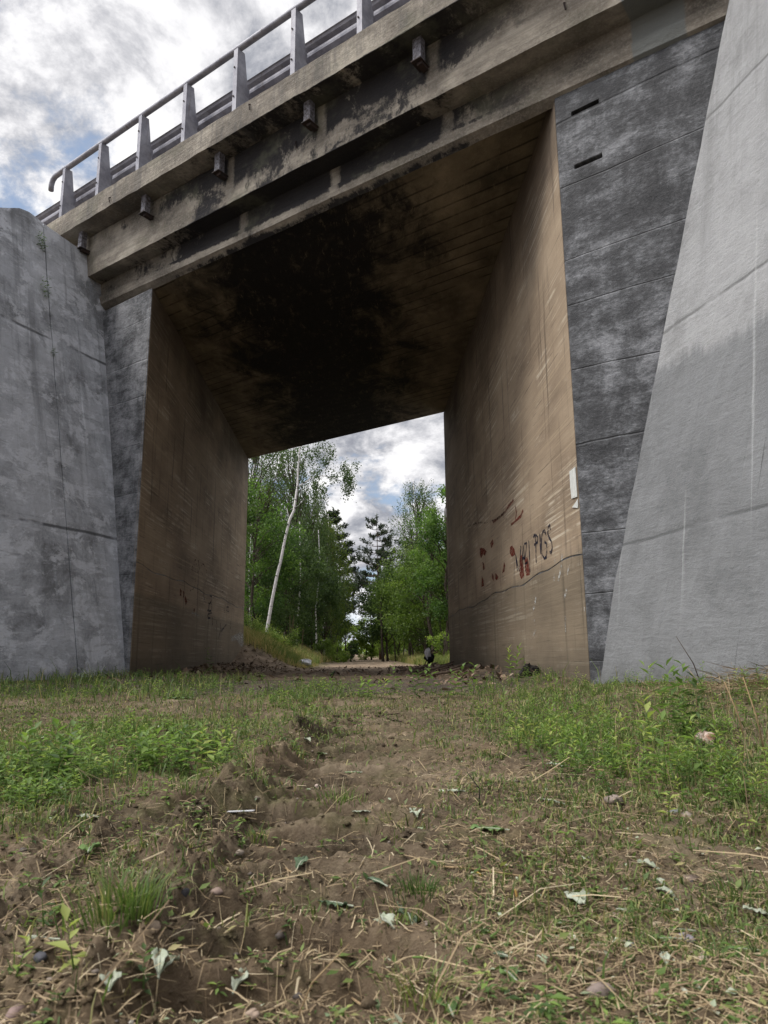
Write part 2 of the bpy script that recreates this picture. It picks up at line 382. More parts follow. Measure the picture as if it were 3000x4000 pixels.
def mat_ground():
    m, g = newmat('soil')
    p = pos(g); x = g.n('ShaderNodeSeparateXYZ', {0: p}, out=0); y = g.n('ShaderNodeSeparateXYZ', {0: p}, out=1)
    n1 = g.noise(p, 2.3, 8, .65)
    col = g.ramp(n1, [(.34, (.042, .032, .021)), (.5, (.130, .096, .063)), (.66, (.25, .195, .135))])
    f = g.noise(p, 55, 6, .75)
    col = g.mix(g.step(f, .45, .75, 0, .55), col, (.32, .26, .175))
    col = g.mix(g.step(g.noise(p, 17, 5, .7), .56, .68, 0, .7), col, (.035, .026, .02))
    # moss and trodden clippings
    col = g.mix(g.step(g.noise(p, 3.1, 5, .7), .52, .66, 0, .4), col, (.10, .11, .035))
    col = g.mix(g.step(g.noise(g.map(p, loc=(4, 4, 0)), 1.1, 5, .65), .46, .58, 0, .45), col, (.19, .135, .085))
    band = g.m('MULTIPLY', g.step(y, 2.2, 3.2), g.step(y, 7.0, 5.6)); cl_ = g.noise(g.map(p, (1, 1, 1), (3, 3, 0)), 9, 8, .8)
    col = g.mix(g.m('MULTIPLY', band, g.step(cl_, .44, .58, 0, .7)), col, g.mix(g.step(cl_, .5, .7), (.07, .062, .034), (.17, .14, .085)))
    # darker ground band at the mouth of the passage, sand beyond
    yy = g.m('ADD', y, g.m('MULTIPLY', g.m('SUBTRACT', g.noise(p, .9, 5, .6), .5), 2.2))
    mouth_dk = g.m('MULTIPLY', g.step(yy, 5.8, 7.0), g.step(yy, 10.5, 8.0))
    col = g.mix(g.m('MULTIPLY', mouth_dk, .70), col, g.mix(g.step(f, .4, .7), (.035, .031, .030), (.115, .10, .09)))
    far = g.step(yy, 8.5, 11.5)
    sand = g.ramp(g.noise(g.map(p, (1, .5, 1)), 3.0, 7, .7), [(.35, (.13, .095, .065)), (.55, (.27, .205, .145)), (.7, (.36, .285, .21))])
    col = g.mix(far, col, sand)
    off = g.m('ADD', g.m('ABSOLUTE', g.m('ADD', g.m('SUBTRACT', x, .35), g.m('MULTIPLY', g.m('SUBTRACT', y, 20.0), .0095))), g.m('MULTIPLY', g.noise(p, .5, 4, .6), 1.6))
    gr = g.m('MULTIPLY', g.step(off, 2.0, 2.7), g.step(y, 18, 20))
    fo = g.step(off, 5.0, 6.5)
    col = g.mix(gr, col, g.mix(g.noise(p, 1.5, 5, .7), (.07, .075, .025), (.15, .13, .06)))
    col = g.mix(g.m('MULTIPLY', fo, g.step(y, 22, 28)), col, (.035, .032, .015))
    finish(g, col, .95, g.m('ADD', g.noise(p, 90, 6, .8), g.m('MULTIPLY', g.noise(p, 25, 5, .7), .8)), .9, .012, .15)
    return m
def mat_leaf(name, stops, trans=.35, rough=.55, spec=.3, hue=.0):
    m, g = newmat(name)
    t = g.n('ShaderNodeAttribute', attribute_name='tint', out='Fac')
    col = g.ramp(t, stops)
    bs = g.n('ShaderNodeBsdfPrincipled', {'Base Color': col, 'Roughness': rough, 'Specular IOR Level': spec})
    tr = g.n('ShaderNodeBsdfTranslucent', {'Color': g.mix(.5, col, g.mix(1.0, col, (1.6, 1.9, .7), 'MULTIPLY'))})
    g.n('ShaderNodeOutputMaterial', {'Surface': g.n('ShaderNodeMixShader', {0: trans, 1: bs, 2: tr})})
    return m
def mat_simple(name, c, c2=None, scale=20, rough=.8, metal=0.0, bstr=.3, spec=.3):
    m, g = newmat(name)
    p = g.n('ShaderNodeTexCoord', out='Object'); n = g.noise(p, scale, 5, .65)
    col = g.mix(g.step(n, .3, .7), c, c2 or tuple(k*.6 for k in c))
    finish(g, col, rough, n, bstr, .01, spec, metal)
    return m
MT = {}
MT['passage'] = mat_passage(); MT['soffit'] = mat_soffit(); MT['deck'] = mat_deck(); MT['abut'] = mat_abutment()
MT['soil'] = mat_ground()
MT['galv'] = mat_simple('galvanised steel', (.20, .20, .235), (.28, .28, .32), 9, .6, .25, .1, .35)
def galv():
    m, g = newmat('galvanised steel, dulled'); p = g.n('ShaderNodeTexCoord', out='Object'); n = g.noise(p, 7, 6, .7); st = g.noise(g.map(p, (9, 9, .8)), 1.5, 4, .6)
    col = g.mix(g.step(n, .35, .65), (.19, .19, .225), (.29, .29, .325)); col = g.mix(g.step(st, .60, .72, 0, .6), col, (.13, .10, .09))
    finish(g, col, .6, n, .15, .01, .35, .2); return m
MT['galv'] = galv()
MT['rust'] = mat_simple('rusty steel', (.05, .032, .026), (.022, .018, .018), 14, .8, .2, .5)
MT['chan'] = mat_simple('weathered steel channel', (.20, .20, .23), (.045, .036, .034), 30, .75, .0, .5)
MT['dark'] = mat_simple('open joint', (.012, .011, .010), (.02, .018, .016), 10, 1.0)
MT['asphalt'] = mat_simple('asphalt', (.05, .05, .05), (.07, .07, .068), 60, .9)
MT['barkd'] = mat_simple('dark bark', (.045, .035, .028), (.09, .07, .055), 12, .95, 0, .8)
MT['barkp'] = mat_simple('pine bark', (.10, .06, .04), (.05, .035, .028), 10, .95, 0, .8)
MT['twig'] = mat_simple('brown twig', (.085, .055, .038), (.045, .03, .022), 40, .9)
MT['straw'] = mat_leaf('dry straw', [(0, (.11, .075, .045)), (.45, (.27, .195, .115)), (.8, (.42, .33, .20)), (1, (.52, .44, .30))], .15, .7)
MT['litter'] = mat_leaf('leaf litter', [(0, (.035, .025, .02)), (.5, (.12, .08, .055)), (.85, (.24, .17, .12)), (1, (.34, .27, .20))], .05, .85)
MT['grass'] = mat_leaf('grass', [(0, (.05, .085, .024)), (.45, (.105, .165, .045)), (.75, (.19, .235, .07)), (1, (.36, .31, .15))], .35)
MT['weed'] = mat_leaf('weeds', [(0, (.06, .10, .035)), (.5, (.125, .195, .055)), (.85, (.21, .30, .075)), (1, (.32, .36, .11))], .38)
MT['pale'] = mat_leaf('pale leaf undersides', [(0, (.19, .25, .14)), (.5, (.34, .38, .27)), (1, (.56, .58, .48))], .2, .8, .15)
MT['drygrass'] = mat_leaf('tall dry grass', [(0, (.13, .18, .05)), (.4, (.27, .28, .10)), (.75, (.46, .36, .18)), (1, (.58, .42, .24))], .35)
MT['pebble'] = mat_leaf('pebbles', [(0, (.06, .05, .045)), (.5, (.16, .13, .105)), (.9, (.28, .23, .19)), (1, (.42, .38, .33))], 0.0, .8)
def birchbark():
    m, g = newmat('birch bark')
    p = g.n('ShaderNodeTexCoord', out='Object')
    n = g.noise(g.map(p, (3, 3, 14)), 1.6, 4, .65)
    k = g.noise(g.map(p, (1.4, 1.4, 3.0), (3, 1, 0)), 2.2, 3, .6)
    col = g.mix(g.step(n, .58, .64, 0, .75), (.66, .63, .62), (.30, .27, .26))
    col = g.mix(g.step(k, .595, .63), col, (.03, .027, .026))
    finish(g, col, .8, n, .4, .01); return m
MT['birch'] = birchbark()
MT['turf'] = mat_leaf('thin turf', [(0, (.05, .065, .022)), (.4, (.10, .15, .04)), (.7, (.19, .22, .07)), (1, (.38, .30, .15))], .25, .7)
LEAF = {
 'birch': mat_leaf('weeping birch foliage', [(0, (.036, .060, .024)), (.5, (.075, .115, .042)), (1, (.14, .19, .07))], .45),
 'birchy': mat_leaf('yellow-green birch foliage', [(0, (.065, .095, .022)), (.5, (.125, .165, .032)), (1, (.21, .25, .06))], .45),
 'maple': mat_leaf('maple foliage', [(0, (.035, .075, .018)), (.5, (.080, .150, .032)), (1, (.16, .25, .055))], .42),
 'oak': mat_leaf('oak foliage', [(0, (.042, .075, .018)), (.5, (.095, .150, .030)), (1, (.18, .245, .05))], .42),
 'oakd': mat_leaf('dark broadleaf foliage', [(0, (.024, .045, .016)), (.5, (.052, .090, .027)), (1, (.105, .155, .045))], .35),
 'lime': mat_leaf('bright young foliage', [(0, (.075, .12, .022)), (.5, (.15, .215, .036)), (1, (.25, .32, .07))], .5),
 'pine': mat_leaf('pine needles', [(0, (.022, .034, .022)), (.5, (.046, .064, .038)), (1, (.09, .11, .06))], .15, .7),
}
# ------------------------------------------------------------------ setting: ground, road on the deck
def axis(parts):
    out = [parts[0][0]]
    for a, b, st in parts:
        n = max(1, int(round((b-a)/st))); out += list(np.linspace(a, b, n+1)[1:])
    return np.array(out)
def geo(a, b, n, q=1.25):
    t = (q**np.arange(n+1)-1)/(q**n-1); return a+(b-a)*t
xs = np.concatenate([-geo(7, 900, 26)[::-1], axis([(-7, -2.6, .07), (-2.6, -1.0, .03), (-1.0, 1.1, .0085), (1.1, 2.6, .03), (2.6, 7, .07)])[1:-1], geo(7, 900, 26)])
ys = np.concatenate([-geo(-.3, 300, 20)[::-1], axis([(.3, .6, .03), (.6, 1.9, .0075), (1.9, 3.6, .0115), (3.6, 5.6, .025), (5.6, 9, .05), (9, 24, .10)])[:-1], geo(24, 1600, 60, 1.1)])
X, Y = np.meshgrid(xs, ys)
Z = ground(X, Y)
V = np.stack([X, Y, Z], -1).reshape(-1, 3)
nx, ny = len(xs), len(ys)
i = np.arange(ny-1)[:, None]*nx + np.arange(nx-1)[None, :]
Fq = np.stack([i, i+1, i+nx+1, i+nx], -1).reshape(-1, 4)
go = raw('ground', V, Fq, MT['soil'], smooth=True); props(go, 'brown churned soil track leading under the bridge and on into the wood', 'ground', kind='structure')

def gz(x, y): return float(ground(np.array([x]), np.array([y]))[0])
def gp(px, py):
    """point of the ground seen at that place of the photograph"""
    d = ray(px, py); t = np.linspace(.6, 60, 6000)
    P = EYE+d*t[:, None]; k = np.argmax(P[:, 2] < ground(P[:, 0], P[:, 1])); return P[k]

# ------------------------------------------------------------------ bridge
bridge = empty('bridge', tuple(PL0+US*3), 'skewed concrete bridge with soot-blackened ceiling carrying the road over the dirt track', 'bridge')
PB = bridge.location
def loc_(p): return tuple(np.asarray(p)-np.array(PB))
def bpart(mb, name, mat, **k):
    mb.v = [loc_(p) for p in mb.v]; return mb.build(name, mat, bridge, **k)
def deck_sl(u): return -.024*(u-2.0)
def strip(o0, o1, z0, z1, ua, ub, name, mat, slope=1.0, jit=.004, inner=None, seg=80):
    """long block with slightly uneven arrises; profile corners (o,z)"""
    prof = [(o0, z0), (o1, z0), (o1, z1), (o0, z1)] if inner is None else inner
    us = np.linspace(ua, ub, seg); vs = []; fs = []; n = len(prof)
    for k, u in enumerate(us):
        for j, (o, z) in enumerate(prof):
            w = face(u, o + R_.uniform(-jit, jit), z + slope*deck_sl(u) + R_.uniform(-jit, jit)); vs.append(w)
    for k in range(seg-1):
        for j in range(n):
            a = k*n+j; b = k*n+(j+1) % n; fs.append((a, b, b+n, a+n))
    fs += [tuple(range(n-1, -1, -1)), tuple((seg-1)*n+j for j in range(n))]
    return bpart(MB().add(vs, fs), name, mat)
SK = -5.64
BW = -7.13     # width of the bridge behind its front face
# main slab with a drip lip along the front edge of its underside
strip(0, 0, 0, 0, -3.2, 9.4, 'deck_slab', MT['deck'], jit=.003, inner=[(-.06, 5.60), (.03, 5.66), (.045, 5.79), (.0, 5.815), (.0, 6.30), (-.06, 6.30)])
sl = MB()
c4 = [face(-3.2, -.065, 0), face(9.4, -.065, 0), face(9.4+SK, BW, 0), face(-3.2+SK, BW, 0)]
sl.hexa([p+np.array([0, 0, 5.652]) for p in c4], [p+np.array([0, 0, 6.30]) for p in c4])
bpart(sl, 'ceiling', MT['soffit'])
strip(-.5, .25, 6.045, 6.70, -3.6, 9.6, 'edge_beam', MT['deck'], .9)
strip(-.45, .53, 6.71, 7.035, -4.2, 10.5, 'edge_kerb', MT['deck'], 1.15, .005)
cap = MB(); c4 = [face(-3.6, -.5, 0), face(9.6, -.5, 0), face(9.6+SK, BW-.3, 0), face(-3.6+SK, BW-.3, 0)]
cap.hexa([p+np.array([0, 0, 6.305]) for p in c4], [p+np.array([0, 0, 6.88]) for p in c4]); bpart(cap, 'deck_fill', MT['deck'])
strip(BW+.1, BW-.3, 6.31, 7.03, -3.6+SK, 9.6+SK, 'edge_beam', MT['deck'], .9)
# abutments
def prism(pts, z0, z1):
    n = len(pts); vs = [np.array([*p[:2], z0]) for p in pts]+[np.array([*p[:2], z1]) for p in pts]
    return MB().add(vs, [tuple(range(n-1, -1, -1)), tuple(range(n, 2*n))]+[(k, (k+1) % n, n+(k+1) % n, n+k) for k in range(n)])
fl = PL0[:2]; bl = np.array([XL, 18.647]); fr_ = face(6.058, 0, 0)[:2]; br_ = np.array([XR, 14.90])
dl = US[:2]
la = prism([fl, bl, bl-dl*2.2, fl-dl*2.2], -.6, 5.632)
lo_ = bpart(la, 'abutment', MT['abut'], bevel=.022, seg=2); lo_['label'] = 'left abutment, charcoal face and brown inner wall'
ra = prism([fr_, fr_+dl*2.6, br_+dl*2.6, br_], -.6, 5.632)
ro_ = bpart(ra, 'abutment', MT['abut']); ro_['label'] = 'right abutment, charcoal face with two slots and brown inner wall'
# slots: really cut
def slot(uc, zc, w, h, tilt):
    s = MB(); a = US*math.cos(tilt)+np.array([0, 0, math.sin(tilt)]); b = -US*math.sin(tilt)+np.array([0, 0, math.cos(tilt)])
    c = face(uc, 0, zc); s.box(c, a*w/2, -NS*.16, b*h/2)
    s.v = [loc_(p) for p in s.v]; return s.build('cut', None, bridge)
for uc, zc in ((6.33, 5.305), (6.325, 4.76)):
    cu = slot(uc, zc, .255, .042, .02)
    md = ro_.modifiers.new('cut', 'BOOLEAN'); md.object = cu; md.operation = 'DIFFERENCE'; md.solver = 'EXACT'
    dg = bpy.context.evaluated_depsgraph_get(); me = D.meshes.new_from_object(ro_.evaluated_get(dg))
    ro_.modifiers.clear(); ro_.data = me; D.objects.remove(cu, do_unlink=True)
md = ro_.modifiers.new('bevel', 'BEVEL'); md.width = .012; md.segments = 2; md.limit_method = 'ANGLE'; md.angle_limit = math.radians(40)
# inner wall faces have the ochre finish: 4 mm skins over the abutments, split at the day joint
def skin(x, s, y0, y1, z0, z1, jz):
    yy = np.linspace(y0, y1, 60)
    for (a, b, jt) in ((z0, jz-.007, 'low'), (jz+.007, z1, 'top')):
        vs = []; fs = []
        for k, y in enumerate(yy):
            w = .022*math.sin(y*1.9+x)+.012*math.sin(y*5.3)
            za = a + (w+R_.uniform(-.004, .004) if jt == 'top' else 0); zb = b + (w+R_.uniform(-.004, .004) if jt == 'low' else 0)
            vs += [(x, y, za), (x+s, y, za), (x+s, y, zb), (x, y, zb)]
        for k in range(59):
            for j in range(4): fs.append((k*4+j, k*4+(j+1) % 4, k*4+4+(j+1) % 4, k*4+4+j))
        fs += [(0, 1, 2, 3), tuple(59*4+j for j in (3, 2, 1, 0))]
        bpart(MB().add(vs, fs), 'wall_lift', MT['passage'])
skin(XL-.03, .036, 9.557+.022, 18.64, -.6, 5.625, 1.70)
skin(XR+.03, -.036, fr_[1]+.02, 14.895, -.6, 5.625, 1.27)
# drain brackets hanging under the cantilever
for u in (-1.30, .26, 1.78, 3.30, 4.80):
    zt = 6.708+deck_sl(u)*1.1; o = .35
    mb = MB()
    mb.box(face(u, o+.05, zt-.135), US*.046, NS*.004, np.array([0, 0, .135]))
    for sgn in (-1, 1): mb.box(face(u+sgn*.046, o+.012, zt-.135), US*.004, NS*.04, np.array([0, 0, .135]))
    b = bpart(mb, 'drain_bracket', MT['chan'])
    pl = MB(); pl.box(face(u, o-.005, zt-.276), US*.060, NS*.085, np.array([0, 0, .005]))
    pl.v = [loc_(p) for p in pl.v]; pl.build('bottom_plate', MT['rust'], b)
    b2 = MB(); b2.box(face(u+.02, o-.02, zt-.30), US*.03, NS*.06, np.array([0, 0, .018])); b2.v = [loc_(p) for p in b2.v]; b2.build('bolt_head', MT['rust'], b)
for u, z, o in ((-.35, 6.86, .535), (2.5, 6.98, .535), (3.0, 6.42, .252), (6.3, 6.35, .252)):
    q = MB(); q.tube([face(u, o-.02, z+deck_sl(u)), face(u, o+.02, z-.03+deck_sl(u)), face(u+.01, o+.012, z-.10+deck_sl(u))], .008, 6); bpart(q, 'rebar_stub', MT['rust'])

# marks on the inner walls
def paintmat(name, c, lo, hi, sc=9):
    m, g = newmat(name); p = pos(g)
    k = g.step(g.noise(g.map(p, (1, 1, 2.5)), sc, 6, .75), lo, hi)
    d = g.n('ShaderNodeBsdfDiffuse', {'Color': c}); t = g.n('ShaderNodeBsdfTransparent')
    g.n('ShaderNodeOutputMaterial', {'Surface': g.n('ShaderNodeMixShader', {0: k, 1: t, 2: d})}); return m
PK = paintmat('faded black spray', (.03, .03, .045), .70, .46, 14); PR = paintmat('faded red spray', (.15, .035, .026), .74, .36, 18)
PW = paintmat('white paint', (.55, .56, .54), .60, .30, 14); PBn = paintmat('faint brown spray', (.07, .04, .035), .54, .36)
PBl = paintmat('faint blue black spray', (.05, .055, .075), .58, .46)
def ribbon(pts, w, xw, name, mat, side):
    P = [atx(px, py, xw)[1:] for px, py in pts]; vs = []; fs = []
    for k, p in enumerate(P):
        t = P[min(k+1, len(P)-1)]-P[max(k-1, 0)]; t = t/(np.linalg.norm(t)+1e-9); nn = np.array([-t[1], t[0]])
        ww = w*(1.0+.25*math.sin(k*2.1))/2
        for s_ in (1, -1): q = p+nn*ww*s_; vs.append((xw, q[0], q[1]))
    for k in range(len(P)-1): fs.append((2*k, 2*k+1, 2*k+3, 2*k+2))
    o = bpart(MB().add(vs, fs), name, mat); return o
def blob(pts, xw, name, mat):
    P = [atx(px, py, xw)[1:] for px, py in pts]
    return bpart(MB().add([(xw, a, b) for a, b in P], [tuple(range(len(P)))]), name, mat)
z2 = lambda L: [(1800+a*.33155, 1950+b*.33155) for a, b in L]
XW = XR-.010
for st in ([(855, 455), (862, 425), (885, 418), (905, 445), (903, 500), (880, 530), (862, 535)], [(878, 432), (882, 560), (884, 660), (888, 750)],
           [(930, 405), (934, 520), (940, 645)], [(1000, 410), (985, 372), (965, 380), (950, 440), (946, 560), (955, 650), (985, 700), (1005, 680), (1012, 600), (1010, 520), (985, 500)],
           [(1052, 360), (1046, 300), (1030, 320), (1022, 400), (1040, 455), (1068, 500), (1076, 580), (1060, 630), (1040, 620)],
           [(645, 660), (655, 760), (668, 850)], [(645, 650), (665, 760), (690, 850), (698, 700), (706, 550)], [(712, 860), (724, 690), (738, 540), (752, 700), (760, 850)], [(722, 700), (752, 690)],
           [(748, 530), (776, 510), (762, 640), (752, 760), (786, 745)], [(800, 485), (806, 620), (812, 760), (815, 860)]):
    ribbon(z2(st), .028, XW, 'graffiti_letter', PK, -1)
for st in ([(580, 560), (605, 545), (632, 590), (642, 650), (600, 680), (575, 630)], [(692, 690), (716, 650), (728, 720), (745, 900), (712, 945), (694, 890)], [(752, 700), (780, 680), (800, 740), (812, 890), (770, 900)],
           [(222, 570), (270, 575), (304, 615), (282, 668), (262, 640), (240, 700), (225, 650)], [(255, 735), (275, 760), (282, 820), (262, 840)], [(248, 900), (268, 960), (272, 1020), (240, 1035)],
           [(366, 868), (385, 900), (388, 965), (366, 930)], [(408, 868), (445, 915), (425, 955), (405, 940)], [(510, 735), (522, 780), (514, 850), (488, 872), (500, 800)], [(345, 520), (375, 470), (385, 520), (362, 580)]):
    blob(z2(st), XW, 'graffiti_smear', PR)
for st in ([(735, 125), (700, 200), (640, 260), (590, 300)], [(640, 80), (655, 160), (640, 250)], [(622, 5), (575, 60), (520, 150), (460, 205), (380, 270)]):
    ribbon(z2(st), .03, XW, 'graffiti_stroke', PR, -1)
ribbon(z2([(90, 320), (180, 280), (300, 275), (420, 240), (520, 150)]), .03, XW, 'graffiti_stroke', PBn, -1)
for st, w in (([(1112, 665), (1108, 760)], .02), ([(1195, 640), (1188, 740)], .035), ([(1182, 770), (1172, 860), (1145, 960)], .035), ([(1102, 880), (1096, 960)], .03), ([(1285, 770), (1262, 840), (1255, 890)], .02),
              ([(885, 1150), (872, 1230), (852, 1300)], .045), ([(1250, 1065), (1235, 1110), (1222, 1160)], .04), ([(435, 1275), (437, 1345)], .016), ([(636, 1310), (640, 1365)], .018), ([(682, 1280), (683, 1400)], .012),
              ([(866, 1415), (870, 1480)], .016), ([(882, 1540), (850, 1610)], .02), ([(1232, 1370), (1230, 1460), (1236, 1570)], .018), ([(1455, 1270), (1458, 1320)], .02)):
    ribbon(z2(st), w, XW, 'paint_drip', PW, -1)
def crm(name, c):
    return mat_simple(name, c, tuple(k*.8 for k in c), 30, .8, 0, .2)
MT['paper'] = crm('torn white paper', (.62, .63, .60))
po = MB(); q = [atx(px, py, XW)[1:] for px, py in ((2226, 1842), (2248, 1823), (2253, 1900), (2256, 1940), (2234, 1948), (2229, 1900))]
for dxx in (0, .004): po.v += [(XW-dxx, a, b) for a, b in q]
n_ = len(q); po.f = [tuple(range(n_)), tuple(range(2*n_-1, n_-1, -1))]+[(k, (k+1) % n_, n_+(k+1) % n_, n_+k) for k in range(n_)]
bpart(po, 'paper_scrap', MT['paper'])
po = MB(); q = [atx(px, py, XW)[1:] for px, py in ((2258, 1950), (2259, 1984), (2236, 1982))]
po.v = [(XW, a, b) for a, b in q]+[(XW-.004, a, b) for a, b in q]; po.f = [(0, 1, 2), (5, 4, 3), (0, 1, 4, 3), (1, 2, 5, 4), (2, 0, 3, 5)]
bpart(po, 'paper_scrap', MT['paper'])
z3 = lambda L: [(600+a*.2411, 2100+b*.2411) for a, b in L]
XWL = XL+.010
for st in ([(630, 610), (625, 500), (650, 400), (690, 345), (725, 380), (735, 470), (760, 560), (800, 600)], [(640, 520), (660, 430), (690, 420), (710, 470), (720, 560), (700, 620)], [(680, 650), (670, 760), (640, 840), (590, 860)],
           [(705, 760), (715, 900)], [(770, 460), (790, 430), (820, 440), (830, 480)], [(855, 480), (860, 620), (845, 760), (855, 830)], [(920, 640), (922, 560), (945, 520), (965, 560)], [(1115, 800), (1120, 900), (1115, 1000)],
           [(1095, 870), (1135, 880), (1130, 920)]):
    ribbon(z3(st), .03, XWL, 'graffiti_stroke', PBn, 1)
for st in ([(815, 900), (825, 1040)], [(905, 940), (940, 950), (945, 1010), (900, 1080), (890, 1180)], [(870, 1180), (930, 1190)], [(890, 1060), (940, 1060), (940, 1220), (880, 1240)], [(875, 1250), (880, 1300), (920, 1305)],
           [(1160, 1080), (1150, 1220)], [(1180, 1120), (1215, 1130), (1215, 1200), (1180, 1180)], [(1250, 1350), (1245, 1480)], [(1080, 1380), (1085, 1500), (1050, 1640)], [(1185, 1400), (1090, 1520)], [(950, 1290), (955, 1420)], [(1020, 1340), (1015, 1500)]):
    ribbon(z3(st), .035, XWL, 'graffiti_stroke', PBl, 1)
for st in ([(430, 820), (455, 860), (450, 950), (425, 940)], [(480, 850), (500, 900), (495, 990), (480, 960)], [(515, 930), (545, 1040), (520, 1100), (505, 1010)], [(650, 1150), (670, 1150), (665, 1200), (645, 1190)]):
    blob(z3(st), XWL, 'graffiti_smear', PR)
blob(z3([(1255, 1600), (1330, 1570), (1400, 1530), (1455, 1560), (1455, 1760), (1440, 1880), (1425, 1760), (1395, 1740), (1370, 1680), (1330, 1660), (1265, 1680)]), XWL, 'paint_patch', PW)
ribbon(z3([(620, 1215), (690, 1240), (745, 1275)]), .03, XWL, 'paint_patch', PW, 1)

# ------------------------------------------------------------------ wing walls and embankment
def rot180(p): return np.array([2*CEN[0]-p[0], 2*CEN[1]-p[1], p[2]])
CREST = [(-1.6, 6.50), (-.04, 6.54), (.78, 6.575), (.98, 6.615), (1.16, 6.575)]
def lerp(a, b, t): return a+(b-a)*min(1, max(0, t))
def wing(B, ang, mm, bat, lean, joints, mat, label, mats=None, tf=lambda p: p, smear=None):
    a = math.radians(ang); v = -np.array([math.sin(a), math.cos(a), 0]); mv = np.array([*mm, 0.0]); B = np.array(B)
    def P(s, z, t=0.0): return tf(B*np.array([1, 1, 0]) + v*s + mv*(bat*(z-B[2])+t) + np.array([0, 0, z]))
    def crest(s):
        return float(np.interp(s, [c[0] for c in CREST], [c[1] for c in CREST])) if s < 1.16 else 6.575-.66*(s-1.16)
    end = 1.16+(6.575-.35)/.66
    root = empty('wing_wall', tuple(P(.8, 0)), label, 'wall')
    L0 = np.array(root.location)
    edges = [-1.0]+joints+[end]
    for k in range(len(edges)-1):
        s0 = edges[k]+(.009 if k else 0); s1 = edges[k+1]-(.009 if k < len(edges)-2 else 0)
        ss = np.linspace(s0, s1, max(3, int((s1-s0)*9))); ss = np.unique(np.concatenate([ss, [c[0] for c in CREST if s0 < c[0] < s1]]))
        front = []; back = []
        NZ = 26; vs = []
        for s_raw in ss:
            s = s_raw; zc = crest(max(s, -1))+R_.uniform(-.006, .006)
            for j in range(NZ+1):
                z = -.6+(zc+.6)*j/NZ
                e = R_.uniform(-.004, .004) if 0 < j < NZ else 0
                es = R_.uniform(-.005, .005) if s in (ss[0], ss[-1]) else 0
                s_ = s if k else lerp(lean*(z-B[2])-.06, s1, (s_raw+1)/(s1+1))
                vs.append(P(s_+es, z, e))
            sb = s if k else lerp(lean*6.2-.06, s1, (s_raw+1)/(s1+1)); sc_ = s if k else lerp(min(.5, s1-.1), s1, (s_raw+1)/(s1+1))
            vs.append(P(sb, zc-.02, .40)); vs.append(P(sc_, -.6, 1.6))
        n = NZ+3; fs = []
        for q in range(len(ss)-1):
            for j in range(n): fs.append((q*n+j, q*n+(j+1) % n, (q+1)*n+(j+1) % n, (q+1)*n+j))
        fs += [tuple(range(n-1, -1, -1)), tuple((len(ss)-1)*n+j for j in range(n))]
        vs = [np.asarray(p)-L0 for p in vs]
        MB().add(vs, fs).build('wall_panel', (mats or [mat]*9)[k], root)
        if k < len(edges)-2:
            s = edges[k+1]; zc = crest(s)
            jb = MB(); jb.hexa([P(s-.012, -.5, .05)-L0, P(s+.012, -.5, .05)-L0, P(s+.012, -.5, .3)-L0, P(s-.012, -.5, .3)-L0],
                               [P(s-.012, zc-.03, .05)-L0, P(s+.012, zc-.03, .05)-L0, P(s+.012, zc-.03, .3)-L0, P(s-.012, zc-.03, .3)-L0]).build('joint_filler', MT['dark'], root)
    return P, crest, end, root
aL, aR = 26, -12
wmL = mat_wing('left wing concrete', (-math.sin(math.radians(aL)), -math.cos(math.radians(aL)), 0), (-2.99, 9.60, 0), (.19, .196, .208), (.40, .415, .45), (.62, .64, .69), 2.65, off=-.745)
wmR = mat_wing('right wing concrete', (-math.sin(math.radians(aR)), -math.cos(math.radians(aR)), 0), (1.889, 5.745, 0), (.16, .162, .165), (.26, .263, .268), (.36, .365, .372), 1.62, wet=2.62, blot=.35, off=-.5)
PLw, crL, endL, wl_root = wing((-2.99, 9.602, .255), aL, (-math.cos(math.radians(aL)), math.sin(math.radians(aL))), .2086, -.0458, [.765, 5.6], wmL,
     'blue-grey concrete wing wall at the left of the bridge, split by a vertical joint with weeds')
PRw, crR, endR, wr_root = wing((1.889, 5.745, .341), aR, (math.cos(math.radians(aR)), math.sin(math.radians(aR))), .160, .193, [3.2, 6.6], wmR,
     'tall pale grey concrete wing wall at the right, darker in its lower part')
PLb, crb, endb, _ = wing((-2.99, 9.602, .255), aL, (-math.cos(math.radians(aL)), math.sin(math.radians(aL))), .2086, -.0458, [.765, 5.6], wmL,
     'concrete wing wall on the far side of the bridge, hidden behind the right abutment', tf=rot180)
PRb, _, _, _ = wing((1.889, 5.745, .341), aR, (math.cos(math.radians(aR)), math.sin(math.radians(aR))), .160, .193, [3.2, 6.6], wmR,
     'concrete wing wall on the far side of the bridge, hidden behind the left abutment', tf=rot180)
def embank(Pf, Pb, sgn, name, label):
    far = US*sgn*45
    t = .38
    s = [1.1, 3, 5, 7, 9, 10.6]
    def line(P): return [P(k, (6.575-.66*(k-1.16) if k > 1.16 else 6.57)-.03, .25) for k in s]
    A = line(Pf); Bk = line(Pb)
    A0 = Pf(-1.0, 6.5, .3); B0 = Pb(-1.0, 6.5, .3)
    vs = []; fs = []
    rows = [A[::-1]+[A0]+[B0]+Bk]
    steps = np.linspace(0, 1, 26)
    n = len(rows[0])
    for i_, k in enumerate(steps):
        for j, p in enumerate(rows[0]):
            q = p+far*k
            if i_ and 0 < j < n-1: q = q+np.array([0, 0, .12*(R_.random()-.5)])
            vs.append(q)
    for i_ in range(len(steps)-1):
        for j in range(n-1): fs.append((i_*n+j, i_*n+j+1, (i_+1)*n+j+1, (i_+1)*n+j))
    o = MB().add(vs, fs).build(name, MT['soil'], None, smooth=True)
    props(o, label, 'embankment', kind='structure')
embank(PLw, PRb, -1, 'embankment', 'earth embankment behind the left wing wall')
embank(PRw, PLb, 1, 'embankment', 'earth embankment behind the right wing wall')
